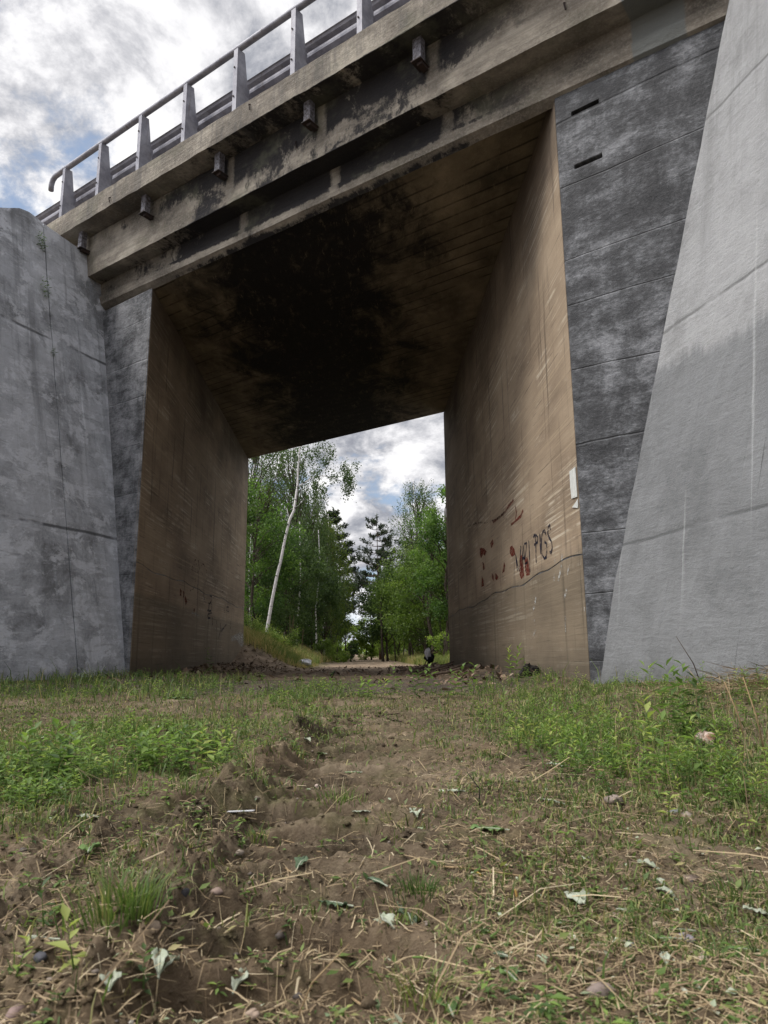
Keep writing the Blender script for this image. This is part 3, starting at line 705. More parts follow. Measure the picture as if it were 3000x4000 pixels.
rd = MB(); c4 = [face(-48, -.9, 6.93), face(54, -.9, 6.89), face(54, BW+.3, 6.89), face(-48, BW+.3, 6.93)]
rd.hexa([p-np.array([0, 0, .12]) for p in c4], c4); ro = rd.build('road', MT['asphalt']); props(ro, 'asphalt road crossing over the bridge', 'road', kind='structure')

# ------------------------------------------------------------------ railing
rail = empty('bridge_railing', tuple(face(3, .4, 7.0)), 'galvanised steel bridge railing with tapered posts, top tube and crash barrier beam', 'railing')
RL = np.array(rail.location)
def rp(mb, name, mat, **k):
    mb.v = [tuple(np.array(p)-RL) for p in mb.v]; return mb.build(name, mat, rail, **k)
def zk(u): return 7.035+deck_sl(u)*1.15
post_u = [-1.86+.993*k for k in range(0, 12)]
for u in post_u:
    zb = zk(u); zt = 8.10-.020*(u)
    mb = MB()
    mb.box(face(u, .445, (zb+zt)/2-.02), US*.036, NS*.004, np.array([0, 0, (zt-zb)/2-.02]))
    w0, w1 = .25, .11
    q = lambda o, z, d: face(u+.030+d, o, z)
    mb.hexa([q(.440, zb, -.004), q(.440, zb, .004), q(.440-w0, zb, .004), q(.440-w0, zb, -.004)],
            [q(.440, zt-.04, -.004), q(.440, zt-.04, .004), q(.440-w1, zt-.04, .004), q(.440-w1, zt-.04, -.004)])
    p = rp(mb, 'post', MT['galv'])
    b = MB()
    b.tube([face(u-.04, .30, zb+.62), face(u+.0, .30, zb+.62)], .013, 6)
    b.v = [tuple(np.array(x)-RL) for x in b.v]; b.build('bolt', MT['rust'], p)
    b3 = MB(); b3.box(face(u, .36, zb+.006), US*.07, NS*.15, np.array([0, 0, .008])); b3.v = [tuple(np.array(x)-RL) for x in b3.v]; b3.build('base_plate', MT['galv'], p)
    for zz_ in (.30, .72):
        b4 = MB(); b4.tube([face(u-.012, .452, zb+zz_), face(u-.012, .462, zb+zz_)], .011, 6); b4.v = [tuple(np.array(x)-RL) for x in b4.v]; b4.build('bolt', MT['rust'], p)
    k_ = MB(); k_.box(face(u, .26, zb+.48), US*.03, NS*.03, np.array([0, 0, .05])); k_.v = [tuple(np.array(x)-RL) for x in k_.v]; k_.build('spacer', MT['galv'], p)
def zr(u): return 8.10-.020*u
pts = [face(-2.31, .40, zr(-1.8)-.21), face(-2.315, .40, zr(-1.8)-.11), face(-2.28, .40, zr(-1.8)-.035), face(-2.21, .40, zr(-1.8)+.003)]+[face(u, .40, zr(u)) for u in np.linspace(-2.05, 10.5, 14)]
rp(MB().tube(pts, .042, 12), 'top_tube', MT['galv'], smooth=True)
prof = [(.0, .155), (.018, .15), (.03, .12), (.078, .095), (.082, .06), (.03, .03), (.026, 0), (.03, -.03), (.082, -.06), (.078, -.095), (.03, -.12), (.018, -.15), (.0, -.155)]
prof2 = [(a-.004, b) for a, b in prof[::-1]]
pr = prof+prof2; n_ = len(pr); vs = []; fs = []
uu = np.linspace(-6.5, 10.8, 18)
for u in uu:
    for a, b in pr: vs.append(face(u, .215-a, zk(u)+.55+b))
for k in range(len(uu)-1):
    for j in range(n_): fs.append((k*n_+j, k*n_+(j+1) % n_, (k+1)*n_+(j+1) % n_, (k+1)*n_+j))
rp(MB().add(vs, fs), 'barrier_beam', MT['galv'])


# ------------------------------------------------------------------ foliage builders (numpy)
def norm(a): return a/(np.linalg.norm(a, axis=-1, keepdims=True)+1e-9)
def cards(P, Dr, S, L, W, fold=.0, mid=.45):
    """diamond leaves: base P, direction Dr, side S, length L, width W"""
    L = np.asarray(L)[:, None]; W = np.asarray(W)[:, None]
    up = np.cross(S, Dr)
    a = P; b = P+Dr*L*mid+S*W/2+up*W*fold; c = P+Dr*L; d = P+Dr*L*mid-S*W/2+up*W*fold
    v = np.stack([a, b, c, d], 1).reshape(-1, 3); n = len(P); k = np.arange(n)[:, None]*4
    f = np.concatenate([k+np.array([0, 1, 2]), k+np.array([0, 2, 3])])
    return v, f
def blades(P, H, Wd, lean, az, curve=.6):
    """grass blades, 5 points each"""
    n = len(P); d = np.stack([np.cos(az), np.sin(az), np.zeros(n)], 1); s = np.stack([-np.sin(az), np.cos(az), np.zeros(n)], 1)
    tw = rng.uniform(0, 6.28, n); s = np.stack([np.cos(tw), np.sin(tw), np.zeros(n)], 1)
    H = H[:, None]; lean = lean[:, None]; w = Wd[:, None]/2; z = np.array([0, 0, 1.])
    m = P+d*H*lean*(1-curve)*.5+z*H*.55; t = P+d*H*lean+z*H*np.sqrt(np.clip(1-lean**2*.6, .05, 1))
    v = np.stack([P-s*w, P+s*w, m-s*w*.8, m+s*w*.8, t], 1).reshape(-1, 3); k = np.arange(n)[:, None]*5
    f = np.concatenate([k+np.array([0, 1, 3]), k+np.array([0, 3, 2]), k+np.array([2, 3, 4])])
    return v, f
def merge(L):
    vs, fs, ts, o = [], [], [], 0
    for v, f, t in L: vs.append(v); fs.append(f+o); ts.append(t); o += len(v)
    return np.concatenate(vs), np.concatenate(fs), np.concatenate(ts)
def rdir(n, zmin=-1, zmax=1):
    a = rng.uniform(0, 2*np.pi, n); z = rng.uniform(zmin, zmax, n); r = np.sqrt(np.clip(1-z*z, 0, 1))
    return np.stack([r*np.cos(a), r*np.sin(a), z], 1)
def leafcloud(C, Rr, n, size, flat=.8, tb=None, hang=0.0):
    """n leaves spread over clumps C with radii Rr"""
    k = rng.integers(0, len(C), n); off = rng.normal(0, .55, (n, 3))*Rr[k][:, None]; off[:, 2] *= flat
    if hang: off[:, 2] -= np.abs(rng.normal(0, hang, n))
    P = C[k]+off; Dr = norm(rdir(n)+np.array([0, 0, -.25-.6*bool(hang)])); S = norm(np.cross(Dr, rdir(n)))
    L = size*rng.uniform(.6, 1.35, n)
    v, f = cards(P, Dr, S, L, L*.75, .12)
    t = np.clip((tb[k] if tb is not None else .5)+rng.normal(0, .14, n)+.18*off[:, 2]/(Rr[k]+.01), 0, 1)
    return v, f, np.repeat(t, 4)
def trunk_mb(pts, r0, r1, n=7):
    mb = MB(); k = len(pts); mb.tube(pts, [r0+(r1-r0)*(i/(k-1))**.8 for i in range(k)], n); return mb
def curve_pts(a, b, sag, n=5, jit=.04):
    a = np.asarray(a, float); b = np.asarray(b, float); L = np.linalg.norm(b-a); out = []
    for i in range(n):
        t = i/(n-1); p = a+(b-a)*t; p = p+np.array([R_.uniform(-1, 1)*jit*L*math.sin(math.pi*t), R_.uniform(-1, 1)*jit*L*math.sin(math.pi*t), sag*L*math.sin(math.pi*t)]); out.append(p)
    return out
def clumps_ell(c, r, n, shell=.55):
    d = rdir(n); q = rng.uniform(shell, 1.0, n)[:, None]
    return np.asarray(c)+d*np.asarray(r)*q
def broadleaf(name, base, h, rad, label, leaf, seed, nl=9000, size=.10, cb=.18, ncl=70, group=None, lobes=3, bark='barkd', lean=(0, 0), cat='tree', clr=.16):
    global rng
    rng = np.random.default_rng(seed); R_.seed(seed)
    root = empty(name, tuple(base), label, cat, group); z0 = h*cb
    top = np.array([lean[0], lean[1], h*.86])
    tp = curve_pts((0, 0, -.2), top, 0, 7, .03)
    C = []
    C.append(clumps_ell((lean[0]*.6, lean[1]*.6, (h+z0)/2), (rad, rad, (h-z0)/2), int(ncl*.65)))
    for _ in range(lobes):
        a = rng.uniform(0, 6.28); zz = rng.uniform(z0+.15*(h-z0), h*.85); q = rad*.62
        C.append(clumps_ell((math.cos(a)*q, math.sin(a)*q, zz), (rad*.55, rad*.55, rad*.5), int(ncl*.4/lobes), .3))
    C = np.concatenate(C); Rr = rng.uniform(.6, 1.3, len(C))*rad*clr*1.5; tb = np.clip(.5+rng.normal(0, .2, len(C)), .1, .9)
    mb = trunk_mb(tp, max(.05, h*.014), .02)
    for k in rng.permutation(len(C))[:26]:
        t = np.clip((C[k][2]-.25*rad)/h, .12, .8); i = int(t*(len(tp)-1)); st = tp[i]+(tp[i+1]-tp[i])*(t*(len(tp)-1)-i)
        mb.tube(curve_pts(st, C[k], .08, 5, .08), [h*.0045, h*.0035, h*.0028, h*.002, .005], 4, False)
    mb.build('trunk', MT[bark], root, smooth=True)
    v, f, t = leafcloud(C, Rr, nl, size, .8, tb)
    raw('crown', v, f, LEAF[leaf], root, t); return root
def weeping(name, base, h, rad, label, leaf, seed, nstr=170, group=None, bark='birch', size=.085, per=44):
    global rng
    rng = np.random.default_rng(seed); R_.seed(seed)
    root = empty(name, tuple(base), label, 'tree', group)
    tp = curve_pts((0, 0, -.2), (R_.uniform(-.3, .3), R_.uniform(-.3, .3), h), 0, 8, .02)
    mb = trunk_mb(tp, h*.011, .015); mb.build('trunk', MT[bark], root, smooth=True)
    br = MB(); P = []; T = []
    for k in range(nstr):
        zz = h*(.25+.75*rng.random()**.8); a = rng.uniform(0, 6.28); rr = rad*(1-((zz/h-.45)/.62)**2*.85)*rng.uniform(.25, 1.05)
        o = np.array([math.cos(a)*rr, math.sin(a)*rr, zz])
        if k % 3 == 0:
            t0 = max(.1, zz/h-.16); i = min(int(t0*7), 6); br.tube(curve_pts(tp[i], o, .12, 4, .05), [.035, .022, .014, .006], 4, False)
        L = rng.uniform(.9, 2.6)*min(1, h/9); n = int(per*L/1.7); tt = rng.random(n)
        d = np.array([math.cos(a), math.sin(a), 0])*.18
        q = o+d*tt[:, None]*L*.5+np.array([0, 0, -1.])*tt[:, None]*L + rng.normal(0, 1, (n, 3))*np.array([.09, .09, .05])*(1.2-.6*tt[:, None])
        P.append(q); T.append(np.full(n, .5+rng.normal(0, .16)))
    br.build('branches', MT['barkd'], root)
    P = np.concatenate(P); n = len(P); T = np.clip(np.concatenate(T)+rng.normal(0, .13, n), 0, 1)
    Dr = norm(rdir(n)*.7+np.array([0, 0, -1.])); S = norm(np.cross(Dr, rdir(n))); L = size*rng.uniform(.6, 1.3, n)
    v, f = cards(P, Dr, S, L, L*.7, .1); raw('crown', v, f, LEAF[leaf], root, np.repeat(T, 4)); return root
def pine(name, base, h, rad, label, seed, z0=.3, size=.16, whorls=15, group=None, dens=1.0):
    global rng
    rng = np.random.default_rng(seed); R_.seed(seed)
    root = empty(name, tuple(base), label, 'tree', group)
    tp = curve_pts((0, 0, -.2), (R_.uniform(-.2, .2), R_.uniform(-.2, .2), h), 0, 8, .012)
    trunk_mb(tp, h*.012, .012).build('trunk', MT['barkp'], root, smooth=True)
    br = MB(); P = []; A = []
    for w in range(whorls):
        t = z0+(1-z0)*(w+.3*R_.random())/whorls; zz = h*t
        for b in range(R_.randint(3, 5)):
            a = R_.uniform(0, 6.28); L = rad*(1-t)**.7*R_.uniform(.55, 1.15)*(1.15-.2*abs(t-.5))+.25
            o = tp[min(7, int(t*7))]*np.array([1, 1, 0])+np.array([0, 0, zz]); e = o+np.array([math.cos(a)*L, math.sin(a)*L, L*R_.uniform(.05, .38)])
            cp = curve_pts(o, e, -.10, 5, .05); br.tube(cp, [.028, .02, .015, .01, .006], 4, False)
            for s in range(int(5+L*4.6*dens)):
                q = R_.uniform(.30, 1.0); i = min(3, int(q*4)); c = cp[i]+(cp[i+1]-cp[i])*(q*4-i)
                c = c+np.array([R_.uniform(-1, 1), R_.uniform(-1, 1), 0])*L*.20*q
                hd = norm(np.array([math.cos(a)*.5+R_.uniform(-.5, .5), math.sin(a)*.5+R_.uniform(-.5, .5), .75]))
                P.append(c); A.append(hd)
    for s in range(5): P.append(tp[-1]-np.array([0, 0, s*.12])); A.append(np.array([0, 0, 1.]))
    br.build('branches', MT['barkp'], root)
    P = np.array(P); A = np.array(A); m = 20; n = len(P)*m; k = np.repeat(np.arange(len(P)), m)
    tt = rng.random(n)[:, None]*.34; base_ = P[k]+A[k]*tt; Dr = norm(A[k]*.9+rdir(n)*.9); S = norm(np.cross(Dr, rdir(n)))
    L = size*rng.uniform(.7, 1.3, n); v, f = cards(base_, Dr, S, L, L*.30, 0)
    t = np.clip(.45+rng.normal(0, .18, len(P))[k]+rng.normal(0, .1, n), 0, 1)
    raw('crown', v, f, LEAF['pine'], root, np.repeat(t, 4)); return root
def copy_tree(o, loc, rz, sc, label, parent=None):
    c = o.copy(); COL.objects.link(c); c.location = loc; c.rotation_euler = (0, 0, rz); c.scale = (sc,)*3
    if label: c['label'] = label
    for ch in o.children:
        d = ch.copy(); COL.objects.link(d); d.parent = c
    return c
def at(px, py, y):
    p = aty(px, py, y); return np.array([p[0], p[1], gz(p[0], p[1])])

# ------------------------------------------------------------------ trees beyond the bridge
def base_at(px, y):
    p = aty(px, 2540, y); return (p[0], y, gz(p[0], y)-.02)
def top_h(px, row, y): return aty(px, row, y)[2]-gz(aty(px, row, y)[0], y)
# leaning white birch
yb = 26.0
root = empty('birch_tree', base_at(1040, yb), 'leaning slender birch with bare white trunk standing alone in front of the trees', 'tree')
LB = np.array(root.location)
tr_px = [(1036, 2530), (1043, 2460), (1063, 2343), (1083, 2244), (1096, 2194), (1112, 2111), (1131, 2031), (1149, 1992), (1157, 1932), (1162, 1899), (1164, 1839), (1170, 1766), (1178, 1640), (1190, 1500), (1196, 1400)]
tp = [aty(a, b, yb+.03*i)-LB for i, (a, b) in enumerate(tr_px)]
tp[0] = np.array([tp[0][0], 0, -.1])
mb = MB().tube(tp, [.068, .062, .058, .055, .053, .050, .048, .046, .042, .040, .034, .030, .024, .016, .008], 10); mb.build('trunk', MT['birch'], root, smooth=True)
def limb(px, r0, r1, dy=0):
    pts = [aty(a, b, yb+.3+dy*k/len(px))-LB for k, (a, b) in enumerate(px)]
    MB().tube(pts, [r0+(r1-r0)*k/(len(pts)-1) for k in range(len(pts))], 6).build('limb', MT['birch'], root, smooth=True); return pts
l1 = limb([(1162, 1905), (1178, 1892), (1200, 1880), (1228, 1862), (1262, 1858), (1310, 1868), (1352, 1892)], .024, .007, -.6)
l2 = limb([(1131, 2028), (1126, 2010), (1120, 1985)], .018, .008)
l3 = limb([(1200, 1880), (1222, 1850), (1235, 1825)], .012, .005, .4)
l4 = limb([(1163, 1850), (1150, 1833), (1128, 1812)], .01, .004, .4)
l5 = limb([(1172, 1750), (1210, 1700), (1260, 1690), (1290, 1710)], .012, .004, -.4)
l6 = limb([(1135, 1990), (1165, 1975), (1185, 1950)], .008, .003, -.4)
rng = np.random.default_rng(5)
cl = []; rr = []
for (a, b, w, n) in ((1252, 1745, 38, 9), (1290, 1755, 14, 5), (1270, 1795, 14, 4), (1245, 1830, 20, 5), (1300, 1850, 16, 5), (1352, 1840, 20, 10), (1368, 1868, 14, 8), (1362, 1900, 14, 7), (1388, 1808, 5, 2), (1345, 1805, 8, 3), (1240, 1890, 26, 8), (1262, 1900, 14, 4), (1180, 1690, 60, 10), (1130, 1760, 26, 5), (1215, 1770, 24, 5)):
    for k in range(n):
        p = aty(a+R_.gauss(0, w*.5), b+R_.gauss(0, w*.6), yb+R_.uniform(-.5, .6))-LB; cl.append(p); rr.append(.10)
v, f, t = leafcloud(np.array(cl), np.array(rr)*1.5, 4200, .062, 1.4, None, .12)
raw('crown', v, f, LEAF['birch'], root, t*.8)

G1 = 'weeping birches behind the left bank'
weeping('birch_tree', base_at(985, 33), 11.8, 2.6, 'weeping birch nearest the left abutment, its thin hanging sprays letting sky through', 'birch', 21, 330, G1)
weeping('birch_tree', base_at(1120, 36), 10.6, 2.3, 'dark dense weeping birch directly behind the leaning white birch', 'birch', 22, 340, G1)
weeping('birch_tree', base_at(1205, 39), 9.0, 1.9, 'weeping birch with long hanging curtains between the white birch and the yellow-green one', 'birch', 23, 340, G1)
weeping('birch_tree', base_at(1268, 41), 8.2, 1.7, 'yellow-green weeping birch at the right end of the left-hand tree wall', 'birchy', 24, 380, G1, size=.085)
broadleaf('maple_tree', base_at(990, 27.5), 6.0, 1.75, 'bright green maple beside the left abutment below the weeping birches', 'maple', 31, 15000, .085, .08, 90)
broadleaf('maple_tree', base_at(1120, 30), 5.0, 1.7, 'low dark maple filling the space right of the white birch trunk', 'oakd', 32, 11000, .085, .05, 80)
broadleaf('oak_tree', base_at(1215, 35), 4.4, 1.6, 'low dark oak beneath the hanging birch curtains', 'oakd', 33, 9000, .09, .08, 70)
broadleaf('oak_tree', base_at(1290, 48), 5.8, 1.7, 'dark oak in front of the left-hand pine', 'oakd', 34, 9000, .11, .06, 60)
pine('pine_tree', base_at(1302, 50), 10.0, 2.5, 'tall dark pine reaching over the track from the left side', 41, .26, .19, 17, dens=1.7)
pine('pine_tree', base_at(1290, 72), 9.5, 2.4, 'farther dark pine behind the tall one on the left side', 42, .10, .24, 14, dens=1.5)
pine('pine_tree', base_at(1486, 46), 8.9, 2.9, 'open pine with a pointed top standing alone right of the track', 43, .30, .15, 17, dens=1.0)
pine('pine_tree', base_at(1500, 62), 9.2, 2.0, 'smaller pine behind the pointed one right of the track', 44, .4, .2, 12, dens=1.0)
# thin pale trunks inside the left stand
for (px, y, h, lab) in ((1160, 31, 5.5, 'thin pale birch pole just right of the leaning white birch'), (1240, 34, 6.0, 'straight grey birch pole under the yellow-green crown'), (978, 30, 5.0, 'thick double-stemmed birch trunk close to the left abutment')):
    root = empty('young_birch', base_at(px, y), lab, 'tree'); tp = curve_pts((0, 0, -.2), (.2*R_.uniform(-1, 1), 0, h), 0, 6, .02)
    trunk_mb(tp, .05, .02).build('trunk', MT['birch'], root, smooth=True)
    v, f, t = leafcloud(np.array([tp[5], tp[4], tp[3]]), np.array([.5, .4, .3]), 900, .07, 1.2, None, .3); raw('crown', v, f, LEAF['birch'], root, t)
# right stand
broadleaf('oak_tree', base_at(1515, 37), 4.9, 1.45, 'dark round oak at the edge of the right stand, below the pointed pine', 'oakd', 51, 13000, .085, .16, 80)
broadleaf('oak_tree', base_at(1450, 44), 3.4, 1.1, 'bright low oak overhanging the track on the right', 'lime', 52, 8000, .095, .04, 50)
broadleaf('oak_tree', base_at(1600, 34), 5.6, 1.75, 'tall feathery oak in the middle of the right stand', 'oak', 53, 14000, .085, .14, 90)
broadleaf('oak_tree', base_at(1660, 30), 5.2, 1.55, 'broad green oak left of the passage wall in the right stand', 'oak', 54, 15000, .08, .14, 90)
broadleaf('maple_tree', base_at(1752, 27), 6.6, 1.45, 'tallest bright maple touching the right abutment', 'maple', 55, 15000, .08, .12, 90)
broadleaf('maple_tree', base_at(1690, 38), 5.9, 2.0, 'dark maple deep inside the right stand', 'oakd', 56, 11000, .10, .05, 80)
broadleaf('oak_tree', base_at(1560, 42), 5.2, 1.8, 'bright oak behind the trunks of the right stand', 'lime', 57, 11000, .10, .03, 70)
broadleaf('sapling', base_at(1690, 29), 6.1, .75, 'sparse young tree whose bare twigs stick up above the right stand', 'oak', 58, 260, .07, .75, 26, cat='tree')
for (px, y, h, r, lx, lab) in ((1497, 35.5, 3.6, .075, -.05, 'thick dark trunk nearest the track on the right'), (1545, 36, 3.2, .04, -.3, 'thin leaning dark trunk just right of the thick one'), (1572, 35, 2.8, .03, .1, 'short thin stem between the dark trunks'),
                       (1622, 31, 3.6, .04, -.35, 'forked slender trunk in the middle of the right stand'), (1700, 29, 3.6, .05, -.45, 'long leaning dark trunk close to the right abutment'), (1722, 29.5, 3.4, .045, .15, 'upright dark trunk closest to the right abutment')):
    o = trunk_mb(curve_pts((0, 0, -.2), (lx, 0, h), 0, 7, .04), r, r*.45); root = empty('slender_tree', base_at(px, y), lab, 'tree'); o.build('trunk', MT['barkd'], root, smooth=True); v, f, t = leafcloud(np.array([[lx, 0, h], [lx*.8, 0, h*.9]]), np.array([.6, .5]), 1100, .08, .9); raw('crown', v, f, LEAF['oak'], root, t)
# shrubs and saplings
broadleaf('shrub', base_at(1350, 40), 1.9, .6, 'conical birch sapling at the left edge of the track', 'lime', 61, 2600, .06, .02, 30, cat='shrub')
broadleaf('shrub', base_at(1370, 36), .95, .42, 'dark little pine-like shrub in front of the conical sapling', 'oakd', 62, 1800, .06, .0, 24, cat='shrub')
broadleaf('shrub', base_at(1318, 33), .85, .55, 'yellow-green bush on the left verge', 'lime', 63, 2400, .06, .0, 24, cat='shrub')
broadleaf('shrub', base_at(1255, 31), .9, .5, 'mid-green bush at the foot of the left tree wall', 'oak', 64, 2200, .055, .0, 24, cat='shrub')
broadleaf('shrub', base_at(1735, 24), 1.15, .5, 'leafy bush against the right abutment corner', 'lime', 65, 1500, .055, .05, 24, cat='shrub')
broadleaf('shrub', base_at(1430, 44), .9, .55, 'low bright bush at the right edge of the track', 'lime', 66, 1800, .07, .0, 24, cat='shrub')
broadleaf('shrub', base_at(1110, 23.5), .75, .5, 'round grey-green bush hanging over the left bank', 'oak', 67, 2200, .045, .0, 24, cat='shrub')
# forest rows running on along both sides: copies of the trees above
src = {o['label']: o for o in D.objects if o.get('category') == 'tree' and len(o.children)}
kinds = [o for o in src.values() if any(k in o['label'] for k in ('maple', 'oak', 'pine', 'weeping'))]
wood = []
rr_ = random.Random(99)
for side in (-1, 1):
    for row in range(3):
        y = 34+row*3.5
        while y < 150:
            off = (5.0 if side < 0 else 5.0)+row*3.8+rr_.uniform(-.7, .7)
            if y > 80: off -= .5
            x = .35+side*off
            o = rr_.choice([k for k in kinds if k['label'].find('pine') < 0 or (row > 0 and rr_.random() < .6)])
            x -= .0095*(y-20); wood.append((o, x, y, rr_.uniform(0, 6.28), rr_.uniform(.9, 1.25)))
            y += rr_.uniform(3.0, 5.0)*(1+y/120)
shr = [o for o in D.objects if o.get('category') == 'shrub']
nsh = 0
for side in (-1, 1):
    y = 31
    while y < 120:
        for _ in range(2): wood.append((rr_.choice(shr),   .35-.0095*(y-20)+side*rr_.uniform(3.3, 8.5)*(1-.002*y), y+rr_.uniform(-1, 1), rr_.uniform(0, 6.28), rr_.uniform(1.0, 2.0)))
        y += 2.2*(1+y/60)
for side in (-1, 1):
    for k in range(16):
        wood.append((rr_.choice(kinds), side*rr_.uniform(9, 30), rr_.uniform(20, 32), rr_.uniform(0, 6), rr_.uniform(.9, 1.2)))
for (o, x, y, rz, scl) in wood:
    sd_ = 'left' if x < 0 else 'right'; dist = 'near' if y < 50 else ('middle' if y < 90 else 'far')
    c = copy_tree(o, (x, y, gz(x, y)-.05), rz, scl, '%s in the %s stretch of the wood lining the %s side of the track' % (o['category'], dist, sd_)); c['group'] = '%s %ss of the %s stretch of wood' % (sd_, o['category'], dist)
# far wood closing the view
rng = np.random.default_rng(77)
C = []      # crowns merge into one mass at this distance
for k in range(900):
    x = rng.uniform(-60, 60); y = rng.uniform(230, 300); h_ = rng.uniform(2.5, 5); C.append([x, y, gz(0, 230)+rng.uniform(0, h_)])
v, f, t = leafcloud(np.array(C), np.full(900, 1.6), 26000, .55, .8, rng.uniform(.3, .8, 900))
props(raw('distant_wood', v, f, LEAF['lime'], None, t), 'pale green wood closing off the far end of the track', 'wood', kind='stuff')

# ------------------------------------------------------------------ ground cover
rng = np.random.default_rng(123)
def density(x, y):
    g_edge = np.interp(y, [0, 1.5, 1.9, 2.3, 3.2, 4.5, 5.6, 8], [1.6, 1.1, .85, .62, .52, .62, .85, 1.1])
    wob = .35*(fbm(x*2.2, y*2.2, 3)-.5)
    right = sm(-.08, .22, x-g_edge+wob)*(1-sm(6.6, 8, y))*(.35+.65*sm(1.6, 2.4, y))
    left_wall = sm(-.9, -1.6, x+wob)*sm(5.2, 6.2, y+wob)*(1-sm(9.2, 10.2, y))
    mid_strip = np.exp(-((x-np.interp(y, [2, 3.3, 4.8, 7.2], [-1.3, -1.0, -.70, -.35])+wob*.6)/np.interp(y, [2, 4, 7], [.55, .50, .42]))**2)*sm(2.2, 2.8, y)*(1-sm(7.3, 8.2, y))
    left_patch = sm(-.45, -.75, x+wob*.7)*sm(1.75, 2.1, y)*(1-sm(2.9, 3.5, y))
    return right, left_wall, mid_strip, left_patch
def samp(n, y0=.72, y1=9.5, spread=.74, powr=2.0):
    # more samples close to where one stands, as fine litter only matters there
    uu_ = rng.random(n); a, b = y0**(1-powr), y1**(1-powr)
    y = (a+(b-a)*uu_)**(1/(1-powr)); x = rng.uniform(-1, 1, n)*(spread*y+.45)
    return x, y
def free(x, y):
    """keep out of walls"""
    ok = np.ones(len(x), bool)
    ok &= ~((x < XL+.02) & (y > 9.5)); ok &= ~((x > XR-.02) & (y > 5.85))
    sl_ = (x-(-2.99))*(-math.cos(math.radians(26)))+(y-9.6)*math.sin(math.radians(26)); ok &= ~((sl_ > -.03) & (x < -2.9))
    sr_ = (x-1.889)*math.cos(math.radians(12))+(y-5.745)*math.sin(math.radians(12)); ok &= ~((sr_ > -.03) & (y < 5.9))
    return ok
def pick(n, prob, **k):
    x, y = samp(n, **k); p = prob(x, y); m = (rng.random(n) < p) & free(x, y); x, y = x[m], y[m]; return np.stack([x, y, ground(x, y)], 1)
def total(x, y): r, a, b, c = density(x, y); return np.clip(r+a+b+c, 0, 1)
def bare(x, y):
    dxr = x-rutx(y); return np.clip(bump1(dxr, .02, .30)*(1-sm(3, 5, y)), 0, 1)
def noisy(x, y, s, lo, hi): return sm(lo, hi, fbm(x*s+20, y*s+9, 4, .6))
# 1 grass blades
L = []
P = pick(230000, lambda x, y: (.55*total(x, y)*(.35+.65*noisy(x, y, 3, .4, .6))+.085*noisy(x, y, 4, .5, .62)*(1-.7*bare(x, y)))*(1-.8*sm(6.2, 7, y)*sm(-1.5, -1.0, x)), powr=1.5)
n = len(P); far_ = sm(3, 8, P[:, 1]); h_ = (rng.gamma(3, .013, n)+.012)*(.5+.5*sm(1.2, 2.6, P[:, 1]))*(1+.7*far_)
v, f = blades(P-np.array([0, 0, .006]), h_, np.clip(h_*.05, .0014, .0045)*(1+.9*far_), rng.uniform(.2, 1.25, n), rng.uniform(0, 6.28, n))
L.append((v, f, np.repeat(np.clip(rng.normal(.45, .25, n)+.25*(rng.random(n) < .18), 0, 1), 5)))
v, f, t = merge(L); props(raw('grass', v, f, MT['grass'], None, t), 'short patchy green grass among the weeds in front of the bridge', 'grass', kind='stuff')
P = pick(230000, lambda x, y: .95*(1-.60*np.exp(-((x-rutx(y)-.25)/.36)**2))*(.04+.20*sm(2.6, 3.4, y)+.9*noisy(x, y, 2.4, .49, .57))*(1-.6*bare(x, y)*(1-sm(2.2, 3.2, y)))*(.45+.55*sm(1.8, 2.8, y))*(1-.95*sm(5.8, 6.8, y)*sm(-1.6, -1.1, x)), powr=1.2, y0=1.25, y1=8)
n = len(P); h_ = rng.gamma(3, .0055, n)+.006
v, f = blades(P-np.array([0, 0, .003]), h_, np.full(n, .0022)+.0008*P[:, 1], rng.uniform(.5, 1.5, n), rng.uniform(0, 6.28, n))
props(raw('short_turf', v, f, MT['turf'], None, np.repeat(np.clip(rng.normal(.45, .28, n), 0, 1), 5)), 'thin mown turf and moss between the bare patches', 'grass', kind='stuff')
# 2 weeds: stems with narrow or broad leaves
def weeds(P, H, nl, ll, lw, broad=0, mat=None, tintm=.5, upness=.55):
    n = len(P); k = np.repeat(np.arange(n), nl); m = len(k); fr2 = np.tile(np.linspace(.08, 1.0, nl), n)
    az = np.tile(np.arange(nl)*2.4, n)+rng.uniform(0, 6.28, n)[k]; ln = rng.normal(0, .16, (n, 2))
    B_ = P[k].copy(); B_[:, 2] += H[k]*fr2; B_[:, :2] += ln[k]*(H[k]*fr2)[:, None]
    Dr = norm(np.stack([np.cos(az), np.sin(az), upness*(.3+1.6*fr2**2)+rng.normal(0, .2, m)], 1)); S = norm(np.cross(Dr, np.tile([0, 0, 1.], (m, 1))))
    Ln = ll*rng.uniform(.6, 1.25, m)*(1.15-.55*np.abs(fr2-.45))*(.6+.8*H[k]/H.mean()*.5); v, f = cards(B_, Dr, S, Ln, Ln*lw, .12, .42)
    # droop the tips
    v = v.reshape(-1, 4, 3); v[:, 2, 2] -= Ln*.18; v = v.reshape(-1, 3)
    t = np.clip(tintm+rng.normal(0, .26, n)[k]+.28*(fr2-.5)+rng.normal(0, .07, m), 0, 1)
    # stems
    tip = P.copy(); tip[:, 2] += H; tip[:, :2] += ln*H[:, None]; s = np.tile([.0016, 0, 0], (n, 1)); s2 = np.tile([0, .0016, 0], (n, 1))
    sv_ = np.stack([P-s, P+s, tip, P-s2, P+s2, tip], 1).reshape(-1, 3); kk = np.arange(n)[:, None]*6
    sf = np.concatenate([kk+np.array([0, 1, 2]), kk+np.array([3, 4, 5])])
    return merge([(v, f, np.repeat(t, 4)), (sv_, sf, np.full(len(sv_), .35))])
